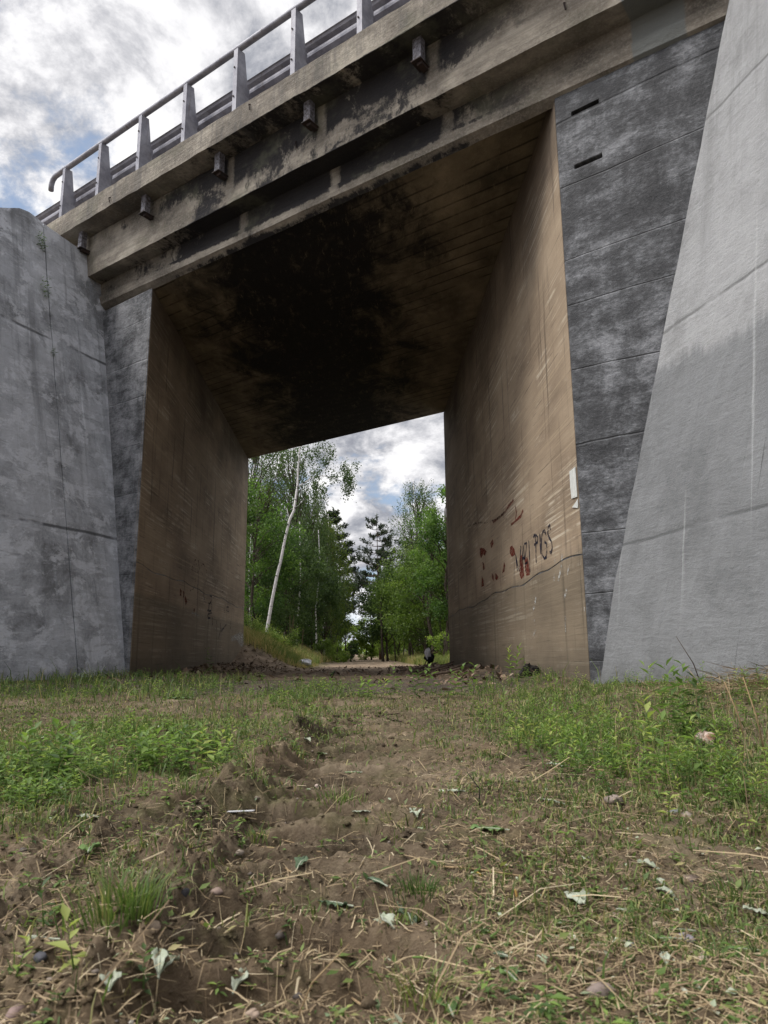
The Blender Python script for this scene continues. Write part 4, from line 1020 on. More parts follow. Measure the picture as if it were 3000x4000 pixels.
Pr = pick(15000, lambda x, y: .62*density(x, y)[0]*noisy(x, y, 3.0, .44, .58), powr=1.15, y0=1.5, y1=7.5); Pr = Pr[Pr[:, 0] > .3]
H = rng.gamma(5, .011, len(Pr))+.02
L = [weeds(Pr, H, 12, .030, .22, tintm=.55)]
P2 = pick(9000, lambda x, y: .5*density(x, y)[0]*noisy(x, y, 3.5, .42, .6), powr=1.3, y0=1.5, y1=7); P2 = P2[P2[:, 0] > .3]
L.append(weeds(P2, rng.gamma(4, .007, len(P2))+.012, 7, .024, .5, tintm=.6, upness=.25))
v, f, t = merge(L); props(raw('weeds', v, f, MT['weed'], None, t), 'bright green narrow-leaved weeds crowding the ground below the right wing wall', 'weeds', kind='stuff')
Pl = pick(34000, lambda x, y: .50*np.clip(density(x, y)[1]+density(x, y)[2]+density(x, y)[3], 0, 1)*noisy(x, y, 3.2, .48, .58), powr=1.1, y0=1.6, y1=9.5)
Pl = Pl[Pl[:, 0] < .45]; 
v, f, t = merge([weeds(Pl, rng.gamma(4, .010, len(Pl))+.015+.02*sm(4, 8, Pl[:, 1]), 9, .026, .42, tintm=.45, upness=.3)])
props(raw('weeds', v, f, MT['weed'], None, t), 'low broad-leaved weeds in patches left of the track and along the left walls', 'weeds', kind='stuff')
Pm = pick(15000, lambda x, y: .20*noisy(x, y, 5, .48, .62)*(1-.6*bare(x, y)), powr=1.9, y0=.75, y1=5)
v, f, t = merge([weeds(Pm, rng.gamma(3, .003, len(Pm))+.003, 5, .017, .42, tintm=.35, upness=.2)])
props(raw('seedlings', v, f, MT['weed'], None, t), 'tiny green seedlings sprinkled over the bare soil', 'weeds', kind='stuff')
# 3 straw, clippings, leaf flecks
def flecks(P, Lmin, Lmax, wr, up=.22, lift=.003, bend=.1):
    n = len(P); az = rng.uniform(0, 6.28, n); el = np.abs(rng.normal(0, up, n)); Dr = np.stack([np.cos(az)*np.cos(el), np.sin(az)*np.cos(el), np.sin(el)], 1)
    S = norm(np.cross(Dr, rdir(n)*.5+np.array([0, 0, 1.]))); Ln = rng.uniform(0, 1, n)**1.8*(Lmax-Lmin)+Lmin
    return P+np.array([0, 0, lift]), Dr, S, Ln
def straws(P, Lmin, Lmax, w, up=.14):
    P_, Dr, S, Ln = flecks(P, Lmin, Lmax, 0, up); n = len(P); w_ = (w*rng.uniform(.6, 1.5, n))[:, None]/2; up3 = np.array([0, 0, 1.])
    m = P_+Dr*Ln[:, None]*.5+up3*Ln[:, None]*rng.uniform(-.03, .10, n)[:, None]; e = P_+Dr*Ln[:, None]
    e[:, 2] = np.maximum(e[:, 2], ground(e[:, 0], e[:, 1])+.001); m[:, 2] = np.maximum(m[:, 2], ground(m[:, 0], m[:, 1])+.003)
    v = np.stack([P_-S*w_, P_+S*w_, m-S*w_, m+S*w_, e-S*w_*.7, e+S*w_*.7], 1).reshape(-1, 3); k = np.arange(n)[:, None]*6
    f = np.concatenate([k+np.array([0, 1, 3]), k+np.array([0, 3, 2]), k+np.array([2, 3, 5]), k+np.array([2, 5, 4])])
    return v, f
Ps = pick(170000, lambda x, y: .8*np.clip(.30+.8*noisy(x, y, 2.2, .42, .62), 0, 1)*(1-.5*bare(x, y)*(1-sm(2, 2.8, y))), powr=1.35, y0=.75, y1=8.5)
v, f = straws(Ps, .006, .05, .0014); t1 = np.repeat(np.clip(rng.normal(.50, .26, len(Ps)), 0, 1), 6)
Pq = pick(2600, lambda x, y: .5*np.clip(.2+noisy(x, y, 1.3, .45, .6), 0, 1)*(1-.5*bare(x, y)), powr=1.5, y0=.75, y1=8.5)
v2, f2 = straws(Pq, .06, .28, .0026, .10); v3, f3, t3 = merge([(v, f, t1), (v2, f2, np.repeat(np.clip(rng.normal(.6, .2, len(Pq)), 0, 1), 6))])
props(raw('straw_litter', v3, f3, MT['straw'], None, t3), 'dry straw and cut stalks strewn over the soil', 'straw', kind='stuff')
Pc = pick(50000, lambda x, y: .45*np.clip(.2+noisy(x, y, 3, .45, .6), 0, 1), powr=1.6, y0=.75, y1=6)
P_, Dr, S, Ln = flecks(Pc, .006, .030, 0, .3); v, f = cards(P_, Dr, S, Ln, Ln*rng.uniform(.15, .5, len(Ln)), .1)
props(raw('grass_clippings', v, f, MT['grass'], None, np.repeat(np.clip(rng.normal(.5, .25, len(Pc)), 0, 1), 4)), 'green grass clippings lying loose on the soil', 'clippings', kind='stuff')
Pw = pick(5200, lambda x, y: .33*np.clip(.15+noisy(x, y, 2.4, .5, .62), 0, 1), powr=1.7, y0=.8, y1=7)
P_, Dr, S, Ln = flecks(Pw, .006, .022, 0, .35); v, f = cards(P_, Dr, S, Ln, Ln*rng.uniform(.5, .9, len(Ln)), .15)
props(raw('leaf_scraps', v, f, MT['pale'], None, np.repeat(np.clip(rng.normal(.5, .3, len(Pw)), 0, 1), 4)), 'scraps of pale silvery leaves scattered over the soil', 'leaves', kind='stuff')
# 4 crumbs of soil and pebbles
OC = np.array([[1, 0, 0], [-1, 0, 0], [0, 1, 0], [0, -1, 0], [0, 0, 1], [0, 0, -1], [.6, .6, .5], [-.6, .6, .5], [.6, -.6, .5], [-.6, -.6, .5]], float)
def rocks(P, s):
    n = len(P); ico = [(6, 0, 2), (7, 2, 1), (8, 3, 0), (9, 1, 3), (6, 4, 0), (6, 2, 4), (7, 4, 2), (7, 1, 4), (8, 0, 4), (8, 4, 3), (9, 3, 4), (9, 4, 1), (0, 5, 2), (2, 5, 1), (1, 5, 3), (3, 5, 0)]
    V_ = OC[None]*rng.uniform(.65, 1.25, (n, 10, 1)); a = rng.uniform(0, 6.28, n); c, s_ = np.cos(a), np.sin(a)
    V_ = V_*np.stack([np.ones(n), rng.uniform(.6, 1, n), rng.uniform(.45, .8, n)], 1)[:, None]
    x = V_[..., 0]*c[:, None]-V_[..., 1]*s_[:, None]; y = V_[..., 0]*s_[:, None]+V_[..., 1]*c[:, None]
    V_ = np.stack([x, y, V_[..., 2]], -1)*s[:, None, None]+P[:, None]; f = (np.arange(n)[:, None, None]*10+np.array(ico)[None]).reshape(-1, 3)
    return V_.reshape(-1, 3), f
Px = pick(26000, lambda x, y: .35*noisy(x, y, 3, .42, .6), powr=1.2, y0=1.8, y1=8)
v, f = rocks(Px, rng.gamma(1.8, .0022, len(Px))*(.6+.4*Px[:, 1]/2)+.0015); props(raw('soil_clods', v, f, MT['soil'], None), 'small clods of dry soil along the path', 'soil', kind='stuff')
Pk = pick(60000, lambda x, y: .16+.60*np.clip(bump1(x-rutx(y), -.42, .35)*(1-sm(1.8, 3, y)), 0, 1), powr=2.2, y0=.75, y1=4)
v, f = rocks(Pk, rng.gamma(1.8, .0016, len(Pk))+.0008); props(raw('soil_crumbs', v, f, MT['soil'], None), 'loose crumbs of brown soil along the tyre ruts', 'soil', kind='stuff')
Pk = pick(2600, lambda x, y: .12+.45*np.clip(bump1(x-rutx(y), -.40, .40)*(1-sm(1.8, 3, y)), 0, 1), powr=2.0, y0=.75, y1=5)
v, f = rocks(Pk, rng.gamma(2.2, .0018, len(Pk))+.0018); props(raw('gravel', v, f, MT['pebble'], None, np.repeat(np.clip(rng.normal(.5, .25, len(Pk)), 0, 1), 10)), 'small pebbles and gravel in the churned soil', 'gravel', kind='stuff')
# 5 dead leaves and rubbish inside the passage
x = rng.uniform(-2.85, 1.75, 9000); y = rng.uniform(6.5, 21, 9000)
pr_ = np.clip(.15+.9*sm(.5, 1.4, x)*(y > 7)+.9*sm(-1.4, -2.4, x)*sm(9.5, 11.5, y), 0, 1)*.8; m = (rng.random(9000) < pr_) & free(x, y); x, y = x[m], y[m]
Pd = np.stack([x, y, ground(x, y)], 1); P_, Dr, S, Ln = flecks(Pd, .03, .13, 0, .4, .005); v, f = cards(P_, Dr, S, Ln, Ln*rng.uniform(.15, .7, len(Ln)), .15)
props(raw('leaf_litter', v, f, MT['litter'], None, np.repeat(np.clip(rng.normal(.5, .27, len(Pd)), 0, 1), 4)), 'brown dead leaves and bits heaped along the passage walls', 'leaves', kind='stuff')
Pv = pick(2200, lambda x, y: .5*np.clip(density(x, y)[0]+.5*density(x, y)[1]+.4*density(x, y)[3], 0, 1), powr=1.2, y0=1.7, y1=8); n = len(Pv)
v, f = blades(Pv, rng.uniform(.05, .24, n), np.full(n, .0028), rng.uniform(.05, .9, n), rng.uniform(0, 6.28, n), .8)
props(raw('dead_stems', v, f, MT['straw'], None, np.repeat(np.clip(rng.normal(.45, .25, n), 0, 1), 5)), 'dry dead stems standing among the weeds', 'stems', kind='stuff')
# 6 brown heap of cut stalks at the right edge
m = 1500; c = np.stack([rng.normal(2.28, .26, m), rng.normal(3.95, .34, m)], 1); ok = free(c[:, 0], c[:, 1]); c = c[ok]
zz = ground(c[:, 0], c[:, 1])+np.abs(rng.normal(0, .05, len(c)))*np.exp(-((c[:, 0]-2.3)/.35)**2); P = np.column_stack([c, zz])
az = rng.uniform(0, 6.28, len(P)); Dr = norm(np.stack([np.cos(az), np.sin(az), rng.normal(.05, .22, len(P))], 1)); n = len(P); Ln = rng.uniform(.06, .30, n); S = norm(np.cross(Dr, rdir(n)))
v, f = cards(P, Dr, S, Ln, np.full(n, .004), 0); t = np.clip(rng.normal(.28, .2, n), 0, 1)
props(raw('cut_stalks', v, f, MT['straw'], None, np.repeat(t, 4)), 'brown heap of cut stalks against the right wing wall', 'stalks', kind='stuff')
# 7 tall grass on the banks beyond
L = []
n = 9000; y = rng.uniform(18.7, 25, n); x = -1.35-rng.uniform(0, 2.9, n)**1.0; P = np.stack([x, y, ground(x, y)-.02], 1); h_ = rng.uniform(.08, .36, n)*np.clip((-x-.9)*.7, .25, 1)
v, f = blades(P, h_, h_*.02+.008, rng.uniform(.1, .8, n), rng.uniform(0, 6.28, n)); L.append((v, f, np.repeat(np.clip(rng.normal(.35, .25, n)+1.6*(fbm(x*1.2, y*.8, 3)-.45), 0, 1), 5)))
for (side, n) in ((-1, 15000), (1, 13000)):
    y = 18.8+rng.gamma(1.6, 7.0, n); off = (np.interp(y, [18, 24, 40], [1.9, 1.75, 1.6]) if side < 0 else np.interp(y, [18, 26, 40], [1.6, 1.6, 1.4]))+rng.gamma(1.3, 1.3, n)
    x = .30+side*off; ok = (y < 90); x, y = x[ok], y[ok]; P = np.stack([x, y, ground(x, y)-.02], 1); n = len(P)
    dry = fbm(x*.9, y*.5, 3); h_ = rng.uniform(.12, .42, n)*np.clip((off[ok]-.2)*.65, .3, 1.0)
    v, f = blades(P, h_, h_*.018+.006+y*.00018, rng.uniform(.1, .7, n), rng.uniform(0, 6.28, n)); L.append((v, f, np.repeat(np.clip(rng.normal(.2, .22, n)+1.5*(dry-.42), 0, 1), 5)))
v, f, t = merge(L); props(raw('tall_grass', v, f, MT['drygrass'], None, t), 'tall half-dry grass on the verges beyond the passage', 'grass', kind='stuff')
# leafy goldenrod-like plants on the left bank
k = 0
for (px, row, y, h_, lab) in ((968, 2425, 22.5, .75, 'tallest light green leafy plant next to the left abutment'), (990, 2415, 23, .8, 'light green plume plant second from the left abutment'), (1010, 2440, 23, .6, 'bushy light green plant in the middle of the left bank'),
                         (1030, 2450, 23.5, .55, 'light green plant left of the white birch foot'), (1060, 2480, 23, .55, 'light green plant right of the white birch foot'), (1090, 2475, 23.5, .6, 'plume-like green plant at the right end of the row on the left bank'), (1100, 2500, 23, .45, 'short light green plant lowest on the left bank')):
    p = aty(px, row, y); b = (p[0], y, gz(p[0], y))
    P = np.zeros((16, 3)); P[:, 0] = rng.normal(0, .10, 16); P[:, 1] = rng.normal(0, .10, 16)
    v, f, t = weeds(P, rng.uniform(.6, 1, 16)*h_, 16, .12, .26, tintm=.8, upness=.6)
    o = raw('leafy_plant', v, f, MT['weed'], None, t); o.location = b; props(o, lab, 'plant', 'light green leafy plants on the left bank')
for (px, h_, lab) in ((1128, 1.25, 'leftmost of the tall dry stalks on the left bank'), (1134, 1.1, 'second of the tall dry stalks on the left bank'), (1142, 1.3, 'tallest dry stalk on the left bank'), (1150, .95, 'short dry stalk between the taller ones on the left bank'), (1177, 1.0, 'dry stalk standing apart at the right on the left bank')):
    b = base_at(px, 26); o = MB().tube([(0, 0, 0), (.03, 0, h_*.5), (.0+R_.uniform(0, .15), 0, h_)], [.016, .014, .008], 5).build('dry_stalk', MT['straw'], None); o.location = b; props(o, lab, 'stalk', 'tall dry stalks on the left bank')

# ------------------------------------------------------------------ individual things on the ground
def thorn_leaf(L, W, lobes, curl, seed, cup=.0):
    """thistle-like lobed leaf with a midrib, lying along +Y"""
    r = random.Random(seed); nseg = lobes*4; vs = []; fs = []
    for i in range(nseg+1):
        t = i/nseg; env = math.sin(math.pi*min(1, t*.94+.05))**.85*(1.25-.75*t); lob = .42+.58*abs(math.cos(math.pi*t*lobes+.4)); w = W/2*env*lob
        z = curl*L*math.sin(math.pi*t)*.6
        for s in (-1, -.5, 0, .5, 1):
            vs.append((s*w+r.uniform(-1, 1)*.03*W, t*L+abs(s)*L*.03*(1 if i < nseg else 0), z+cup*W*abs(s)**1.5+r.uniform(-1, 1)*.10*W*abs(s)))
    for i in range(nseg):
        for k in range(4): a = i*5+k; fs.append((a, a+1, a+6, a+5))
    return vs, fs
pale_m = mat_simple('silvery leaf underside', (.40, .42, .345), (.22, .25, .17), 60, .85); green_m = mat_simple('fresh leaf', (.12, .19, .055), (.07, .12, .04), 60, .8); dkg_m = mat_simple('dark leaf', (.05, .085, .04), (.10, .13, .085), 60, .85)
rib_m = mat_simple('leaf midrib', (.44, .47, .36), None, 30, .8)
def leaf_thing(px, py, L, W, lobes, curl, cup, rot, mat, label, tilt=.0, group=None, cat='leaf', name='fallen_leaf'):
    p = gp(px, py); root = empty(name, (p[0], p[1], p[2]+.006), label, cat, group)
    root.rotation_euler = (tilt, 0, rot); k_ = .52 if py < 3250 else .80; L *= k_; W = W*1.25*k_
    if abs(rot) > .8: curl *= .3; cup *= .4
    vs, fs = thorn_leaf(L, W, lobes, curl, int(px*7+py), cup); vs = [(a, b-L*.5, c) for a, b, c in vs]
    o = MB().add(vs, fs).build('leaf_blade', mat, root, smooth=True); md = o.modifiers.new('thick', 'SOLIDIFY'); md.thickness = .0008
    pts = [(0, t*L-L*.62, curl*L*math.sin(math.pi*max(0, t-.12)/.95)*.6+.0012) for t in (0, .15, .35, .55, .75, .98)]
    MB().tube(pts, [.0016, .0015, .0013, .001, .0008, .0004], 5).build('midrib', rib_m, root); return root
LV = [(2250, 3520, .075, .055, 3, .18, .05, .15, pale_m, 'silvery lobed leaf lying flat like an arrowhead right of centre'),
 (2530, 3395, .050, .035, 2, .55, .35, 1.1, pale_m, 'crumpled silver-green leaf curled into a ball above the flat arrow-like one'),
 (2435, 3575, .030, .018, 2, .5, .3, 1.3, pale_m, 'small silvery leaf curled up just right of the arrow-like leaf'),
 (1300, 3545, .085, .05, 4, .25, .2, 1.15, dkg_m, 'dark green thistle leaf with pale underside lying across the tyre track'),
 (1590, 3610, .085, .05, 3, .35, .3, .3, dkg_m, 'dark upright-curled leaf in the middle foreground'),
 (1510, 3620, .045, .028, 2, .3, .2, .6, pale_m, 'pale leaf tip left of the dark curled leaf in the middle foreground'),
 (1180, 3390, .055, .035, 2, .3, .2, -.4, dkg_m, 'small dark green leaf in the upper part of the tyre track'),
 (1470, 3460, .05, .022, 2, .3, .3, 1.0, dkg_m, 'small dark leaf with silvery edge near the top of the track'),
 (940, 3860, .05, .03, 2, .3, .3, -.3, pale_m, 'pale leaf in the hollow at the bottom left of the track'),
 (350, 3330, .06, .055, 3, .15, .12, .2, green_m, 'big bright green round-lobed leaf at the left'),
 (620, 3790, .065, .025, 2, .35, .3, .25, pale_m, 'drooping silvery leaf standing up in the left foreground'),
 (660, 3800, .05, .02, 2, .3, .3, -.5, pale_m, 'shorter silvery leaf beside the drooping one in the left foreground'),
 (1985, 3830, .045, .035, 2, .2, .15, .4, green_m, 'dark green leaf low in the centre right foreground'),
 (1960, 3750, .035, .02, 2, .2, .2, .9, dkg_m, 'small dark leaf touching the brown clod in the centre right'),
 (1750, 3960, .05, .035, 2, .2, .15, .2, green_m, 'green leaf at the bottom edge near the middle'),
 (2650, 3650, .06, .022, 2, .15, .2, 1.4, green_m, 'bright green leaf beside the grey stone'),
 (2600, 3685, .055, .018, 2, .15, .3, 1.5, green_m, 'narrow yellow-green leaf under the bright one beside the grey stone'),
 (2900, 3730, .09, .02, 3, .2, .3, 1.35, green_m, 'long green leaf in the clump at the right edge'),
 (2960, 3580, .06, .03, 3, .3, .3, 1.1, pale_m, 'silvery leaf cluster end at the right edge'),
 (2600, 3770, .035, .018, 2, .3, .3, -.2, pale_m, 'small white-backed leaf standing below the pinkish stone'),
 (2580, 3465, .035, .016, 2, .3, .3, .1, pale_m, 'pair-like pale leaflet just below the crumpled leaf'),
 (2600, 3510, .05, .02, 2, .3, .3, .7, pale_m, 'silvery leaf on the green tuft right of centre'),
 (1780, 3100, .09, .05, 3, .2, .15, 1.4, pale_m, 'pale leaf lying flat in the upper middle of the track'),
 (1620, 3190, .07, .06, 3, .3, .2, .3, pale_m, 'pale folded leaf at the upper centre'),
 (1420, 3180, .12, .04, 5, .2, .2, 1.5, pale_m, 'long comb-like silvery leaf left of the pale folded one'),
 (1250, 2950, .10, .06, 2, .25, .2, 1.2, green_m, 'light green leaf on the clods where the tyre track begins'),
 (1200, 2900, .09, .05, 2, .25, .2, .6, pale_m, 'pale leaf behind the clods where the tyre track begins'),
 (1370, 3025, .12, .05, 3, .15, .1, 1.5, green_m, 'flat yellow-green leaf right of the start of the tyre track'),
 (2150, 3140, .12, .045, 3, .3, .2, 1.45, pale_m, 'line of silvery leaf pieces below the right-hand weeds'),
 (2180, 3000, .14, .07, 3, .3, .2, 1.3, pale_m, 'silvery leaf at the lower edge of the right-hand weeds'),
 (1900, 3250, .11, .05, 3, .15, .1, 1.3, green_m, 'dull olive leaf flat on the soil in the upper right of the track'),
 (330, 3200, .12, .05, 4, .2, .15, 1.4, pale_m, 'large grey-green lobed leaf above the big bright green one at the left'),
 (700, 2730, .38, .16, 3, .12, .05, 1.45, green_m, 'wide flat leaf lying on the bare strip near the left wall'),
 (130, 3680, .10, .012, 4, .1, .2, 1.35, pale_m, 'narrow pale leaf lying horizontally at the left edge'),
 (430, 3870, .03, .03, 2, .3, .3, .2, pale_m, 'small ragged pale leaf at the bottom left')]
for a in LV:
    leaf_thing(*a[:9], a[9], tilt=.0 if a[5] < .3 else .18, group='fallen leaves on the track')
# stones
def stone(px, py, s, c, label, fl=.5):
    r = random.Random(int(px+py)); p = gp(px, py); mb = MB(); nu, nv = 12, 8; vs = []; fs = []
    ph = [r.uniform(0, 6) for _ in range(4)]
    for i in range(nv+1):
        th = math.pi*i/nv
        for j in range(nu):
            a = 2*math.pi*j/nu; k = 1+.15*math.sin(2*a+ph[0])+.13*math.sin(3*a+ph[1]+th*2)+.08*math.sin(5*a+ph[2]-th*3)+r.uniform(-.06, .06)
            vs.append((s*.5*math.sin(th)*math.cos(a)*k, s*.42*math.sin(th)*math.sin(a)*k, s*.5*fl*math.cos(th)*(1+.1*math.sin(a+ph[3]))))
    for i in range(nv):
        for j in range(nu): fs.append((i*nu+j, (i+1)*nu+j, (i+1)*nu+(j+1) % nu, i*nu+(j+1) % nu))
    s_k = .8; vs = [(a_*s_k, b_*s_k, c_*s_k) for a_, b_, c_ in vs]
    o = MB().add(vs, fs).build('stone', mat_simple('stone', c, tuple(k*.65 for k in c), 30/s*.05, .85, 0, .5), None, smooth=True)
    o.location = (p[0], p[1], p[2]-s*.02); o.rotation_euler = (r.uniform(-.15, .15), r.uniform(-.15, .15), r.uniform(0, 3)); props(o, label, 'stone', 'stones in the soil')
for a in ((2340, 3870, .055, (.24, .19, .165), 'large pinkish stone at the lower right of centre'), (2680, 3670, .042, (.24, .215, .23), 'grey-violet stone beside the bright green leaf', .6), (2720, 3735, .06, (.21, .155, .14), 'flat reddish stone below the grey-violet one', .3),
          (2560, 3610, .022, (.36, .29, .20), 'small yellowish pebble above the bright green leaf'), (2450, 3690, .035, (.20, .20, .20), 'grey oval stone left of the yellow-green leaf', .4), (2680, 3430, .065, (.20, .15, .12), 'flat brown stone right of the crumpled leaf', .25),
          (2395, 3125, .075, (.25, .20, .17), 'brownish stone at the foot of the right-hand weeds', .5), (2640, 3175, .08, (.17, .18, .175), 'flat blue-grey stone in the right-hand weeds', .35), (600, 3620, .032, (.38, .29, .22), 'cream-brown pebble by the grass tuft', .7), (785, 3610, .020, (.42, .28, .15), 'orange-white pebble right of the grass tuft', .9),
          (850, 3480, .035, (.26, .19, .155), 'pinkish stone half buried on the left ridge', .5), (935, 3330, .030, (.30, .25, .20), 'light stone on the crest of the left ridge', .6), (720, 3490, .028, (.07, .065, .07), 'dark stone in the hollow right of the tuft', .8), (1240, 3072, .035, (.48, .38, .32), 'small pale pink pebble at the start of the tyre track', .7),
          (990, 3960, .025, (.33, .25, .19), 'tan pebble in the bottom of the rut', .6), (60, 3960, .035, (.24, .17, .15), 'reddish pebble in the bottom left corner', .7), (30, 3995, .05, (.40, .32, .24), 'pale flat stone at the very bottom left', .4), (160, 3740, .03, (.075, .075, .085), 'dark blue-grey stone under the left seedling', .7),
          (2330, 3790, .06, (.18, .155, .13), 'flat brown-grey stone above the large pinkish one', .2), (2550, 3880, .03, (.30, .20, .15), 'tan stone at the right of the large pinkish one', .4), (2890, 3830, .03, (.14, .15, .16), 'blue-grey stone near the right edge', .4)):
    stone(*a[:4], a[4], *(a[5:] or ()))
# twigs and stalks
def stick(pts, r, mat, label, name='stick', cat='stick', lift=.0):
    W3 = []
    for q in pts:
        p = gp(q[0], q[1]) if len(q) == 2 else gp(q[0], q[1])+np.array([0, 0, q[2]])
        W3.append(p+np.array([0, 0, r+lift]))
    c = W3[0].copy(); o = MB().tube([p-c for p in W3], [r]*(len(W3)-1)+[r*.6], 6).build(name, mat, None, smooth=True); o.location = tuple(c)
    props(o, label, cat, 'twigs and stalks on the ground')
strw = mat_simple('yellow stalk', (.36, .26, .14), (.25, .17, .09), 30, .8); grn_st = mat_simple('green stalk', (.13, .21, .05), (.09, .15, .035), 30, .7)
def upright(px, py, h_, dx_, r, mat, label, name='stalk', cat='stalk', mid=(0, 0)):
    p = gp(px, py); o = MB().tube([(0, 0, -.01), (dx_*.35+mid[0], mid[1], h_*.5), (dx_, 0, h_)], [r, r*.85, r*.5], 6).build(name, mat, None, smooth=True); o.location = tuple(p); props(o, label, cat, 'twigs and stalks on the ground')
stick([(1010, 3310), (1180, 3325), (1300, 3333), (1420, 3345)], .0016, strw, 'long pale stalk lying across the tyre track at the upper left')
stick([(1000, 3255), (1110, 3285), (1250, 3320)], .0013, strw, 'second pale stalk crossing above the long one')
stick([(560, 3370), (740, 3320), (960, 3265)], .0017, MT['twig'], 'thin dark twig running up from the grass tuft to the ridge')
stick([(110, 3455), (260, 3420), (400, 3410)], .0014, MT['twig'], 'grey twig behind the grass tuft at the left')
stick([(95, 3762), (270, 3722), (480, 3690), (650, 3700), (820, 3708, .004), (935, 3668, .006)], .0013, strw, 'long yellow stem bowing over the left foreground')
stick([(1800, 3745), (1890, 3695), (1950, 3650)], .0042, grn_st, 'thick green stem piece in the middle foreground')
stick([(1612, 3745), (1680, 3745), (1760, 3760)], .0022, grn_st, 'thin green stem left of the thick one')
stick([(990, 3410), (1060, 3435), (1130, 3465)], .0018, grn_st, 'green stem across the upper rut')
stick([(1115, 3395), (1150, 3420), (1190, 3450)], .0018, strw, 'pale split stalk beside the green stem in the rut')
stick([(1375, 3905), (1430, 3945), (1495, 3988)], .0018, strw, 'short yellow stalk at the bottom centre')
stick([(2590, 3310), (2690, 3370), (2790, 3420)], .0013, strw, 'thin straw slanting down right of the crumpled leaf')
stick([(2440, 3790), (2460, 3870), (2500, 3920), (2600, 3935)], .0024, MT['twig'], 'crooked dark twig curving round the tan stone')
stick([(2400, 3955), (2440, 3935), (2490, 3915)], .0024, strw, 'broken straw piece below the crooked twig')
stick([(2870, 3975), (2930, 3955), (2998, 3930)], .0026, strw, 'stout straw at the bottom right corner')
stick([(2700, 3960), (2760, 3930), (2815, 3915)], .0022, strw, 'straw piece crossing the bottom right corner')
stick([(2340, 3185), (2350, 3150), (2250, 3160)], .0022, strw, 'pale bent stalk below the brownish stone')
stick([(2640, 3790), (2690, 3795), (2715, 3790)], .0022, strw, 'bright short straw under the reddish stone')
stick([(1730, 3390), (1820, 3395), (1930, 3410), (2060, 3430)], .0022, strw, 'flattened bundle-like stalk in the right middle')
stick([(2320, 3010), (2600, 3035), (2900, 3095)], .003, strw, 'long stalk along the foot of the right-hand weeds')
stick([(2700, 3110), (3000, 3110)], .003, strw, 'straight straw at the right edge below the weeds')
stick([(1300, 2800), (1480, 2800), (1600, 2830)], .006, MT['twig'], 'dark forked branch lying on the track before the passage')
stick([(1380, 2835), (1500, 2795), (1560, 2790)], .005, MT['twig'], 'second dark branch crossing the forked one')
upright(2173, 3390, .058, .004, .0012, MT['twig'], 'thin straight dark stem standing upright right of centre')
upright(2320, 3300, .03, -.006, .0012, MT['twig'], 'short dark stem standing right of the straight one')
upright(2400, 3265, .03, -.02, .0011, MT['twig'], 'dark stem leaning left near the brown stone')
upright(1870, 3150, .09, -.03, .0022, mat_simple('blackened stem', (.03, .028, .025), None, 30), 'blackened crooked stem standing at the upper right of the track', mid=(.015, 0))
upright(1140, 3990, .085, .07, .0012, strw, 'long bent seed stalk rising at the bottom centre', mid=(.0, .0))
upright(2120, 3760, .02, .002, .0016, strw, 'short cut straw standing below the arrow-like leaf')
upright(2020, 3510, .016, -.003, .003, mat_simple('orange chip', (.55, .33, .10), None, 30), 'orange wood chip in the right middle', 'wood_chip', 'chip')
upright(1880, 3420, .006, -.008, .003, mat_simple('yellow chip', (.55, .36, .08), None, 30), 'small yellow chip beside the flattened stalk', 'wood_chip', 'chip')
upright(2750, 2700, .30, -.13, .003, MT['twig'], 'dark dry stem leaning left on top of the brown heap')
upright(2650, 2640, .18, -.10, .002, strw, 'pale stem leaning left before the right wing wall')
upright(2920, 2930, .24, -.06, .003, strw, 'tall straw bending in the weeds at the right edge')
upright(2990, 2950, .26, -.05, .003, strw, 'second tall straw at the right edge')
upright(1985, 2610, .30, -.05, .003, strw, 'thin dry stem in front of the right abutment')
# grass tufts
def tuft(px, py, n, h_, sp, label, mat='grass', lean=(.2, .9), tm=.5):
    p = gp(px, py); q = np.zeros((n, 3)); q[:, 0] = rng.normal(0, sp*.4, n); q[:, 1] = rng.normal(0, sp*.4, n); q[:, 2] = -.01
    hh = h_*rng.uniform(.45, 1.1, n); az = np.arctan2(q[:, 1], q[:, 0])+rng.normal(0, .5, n); v, f = blades(q, hh, np.full(n, .0024), rng.uniform(*lean, n), az, .4)
    o = raw('grass_tuft', v, f, MT[mat], None, np.repeat(np.clip(rng.normal(tm, .22, n), 0, 1), 5)); o.location = tuple(p); props(o, label, 'grass', 'grass tufts near the rut')
tuft(430, 3580, 130, .085, .06, 'big grass tuft in the left foreground, its left half with dry blades', tm=.55)
tuft(530, 3560, 150, .085, .045, 'right half of the big grass tuft, dark green and leaning right')
tuft(1640, 3480, 110, .05, .05, 'dark olive grass tuft in the centre', tm=.15)
tuft(1600, 3560, 60, .04, .05, 'thin grass tuft below the dark one in the centre', tm=.6)
tuft(1320, 3130, 90, .06, .08, 'small tuft in the tyre track', tm=.45)
tuft(1560, 3220, 90, .06, .09, 'yellowish tuft right of the tyre track', tm=.8)
tuft(2900, 3500, 110, .05, .07, 'green tuft at the right edge', tm=.4)
tuft(1640, 3850, 110, .04, .07, 'sprawling yellowish tuft at the bottom centre', tm=.75, lean=(.6, 1.2))
tuft(2880, 3760, 90, .04, .05, 'flattened green tuft in the lower right', tm=.5, lean=(.7, 1.3))
tuft(2570, 3520, 60, .035, .04, 'small flattened tuft under the silvery leaf', tm=.4, lean=(.7, 1.3))
tuft(1000, 3270, 60, .045, .04, 'bright little tuft on the ridge', tm=.7)
tuft(740, 3080, 70, .045, .06, 'dark green fine tuft on the ridge farther back', tm=.35)
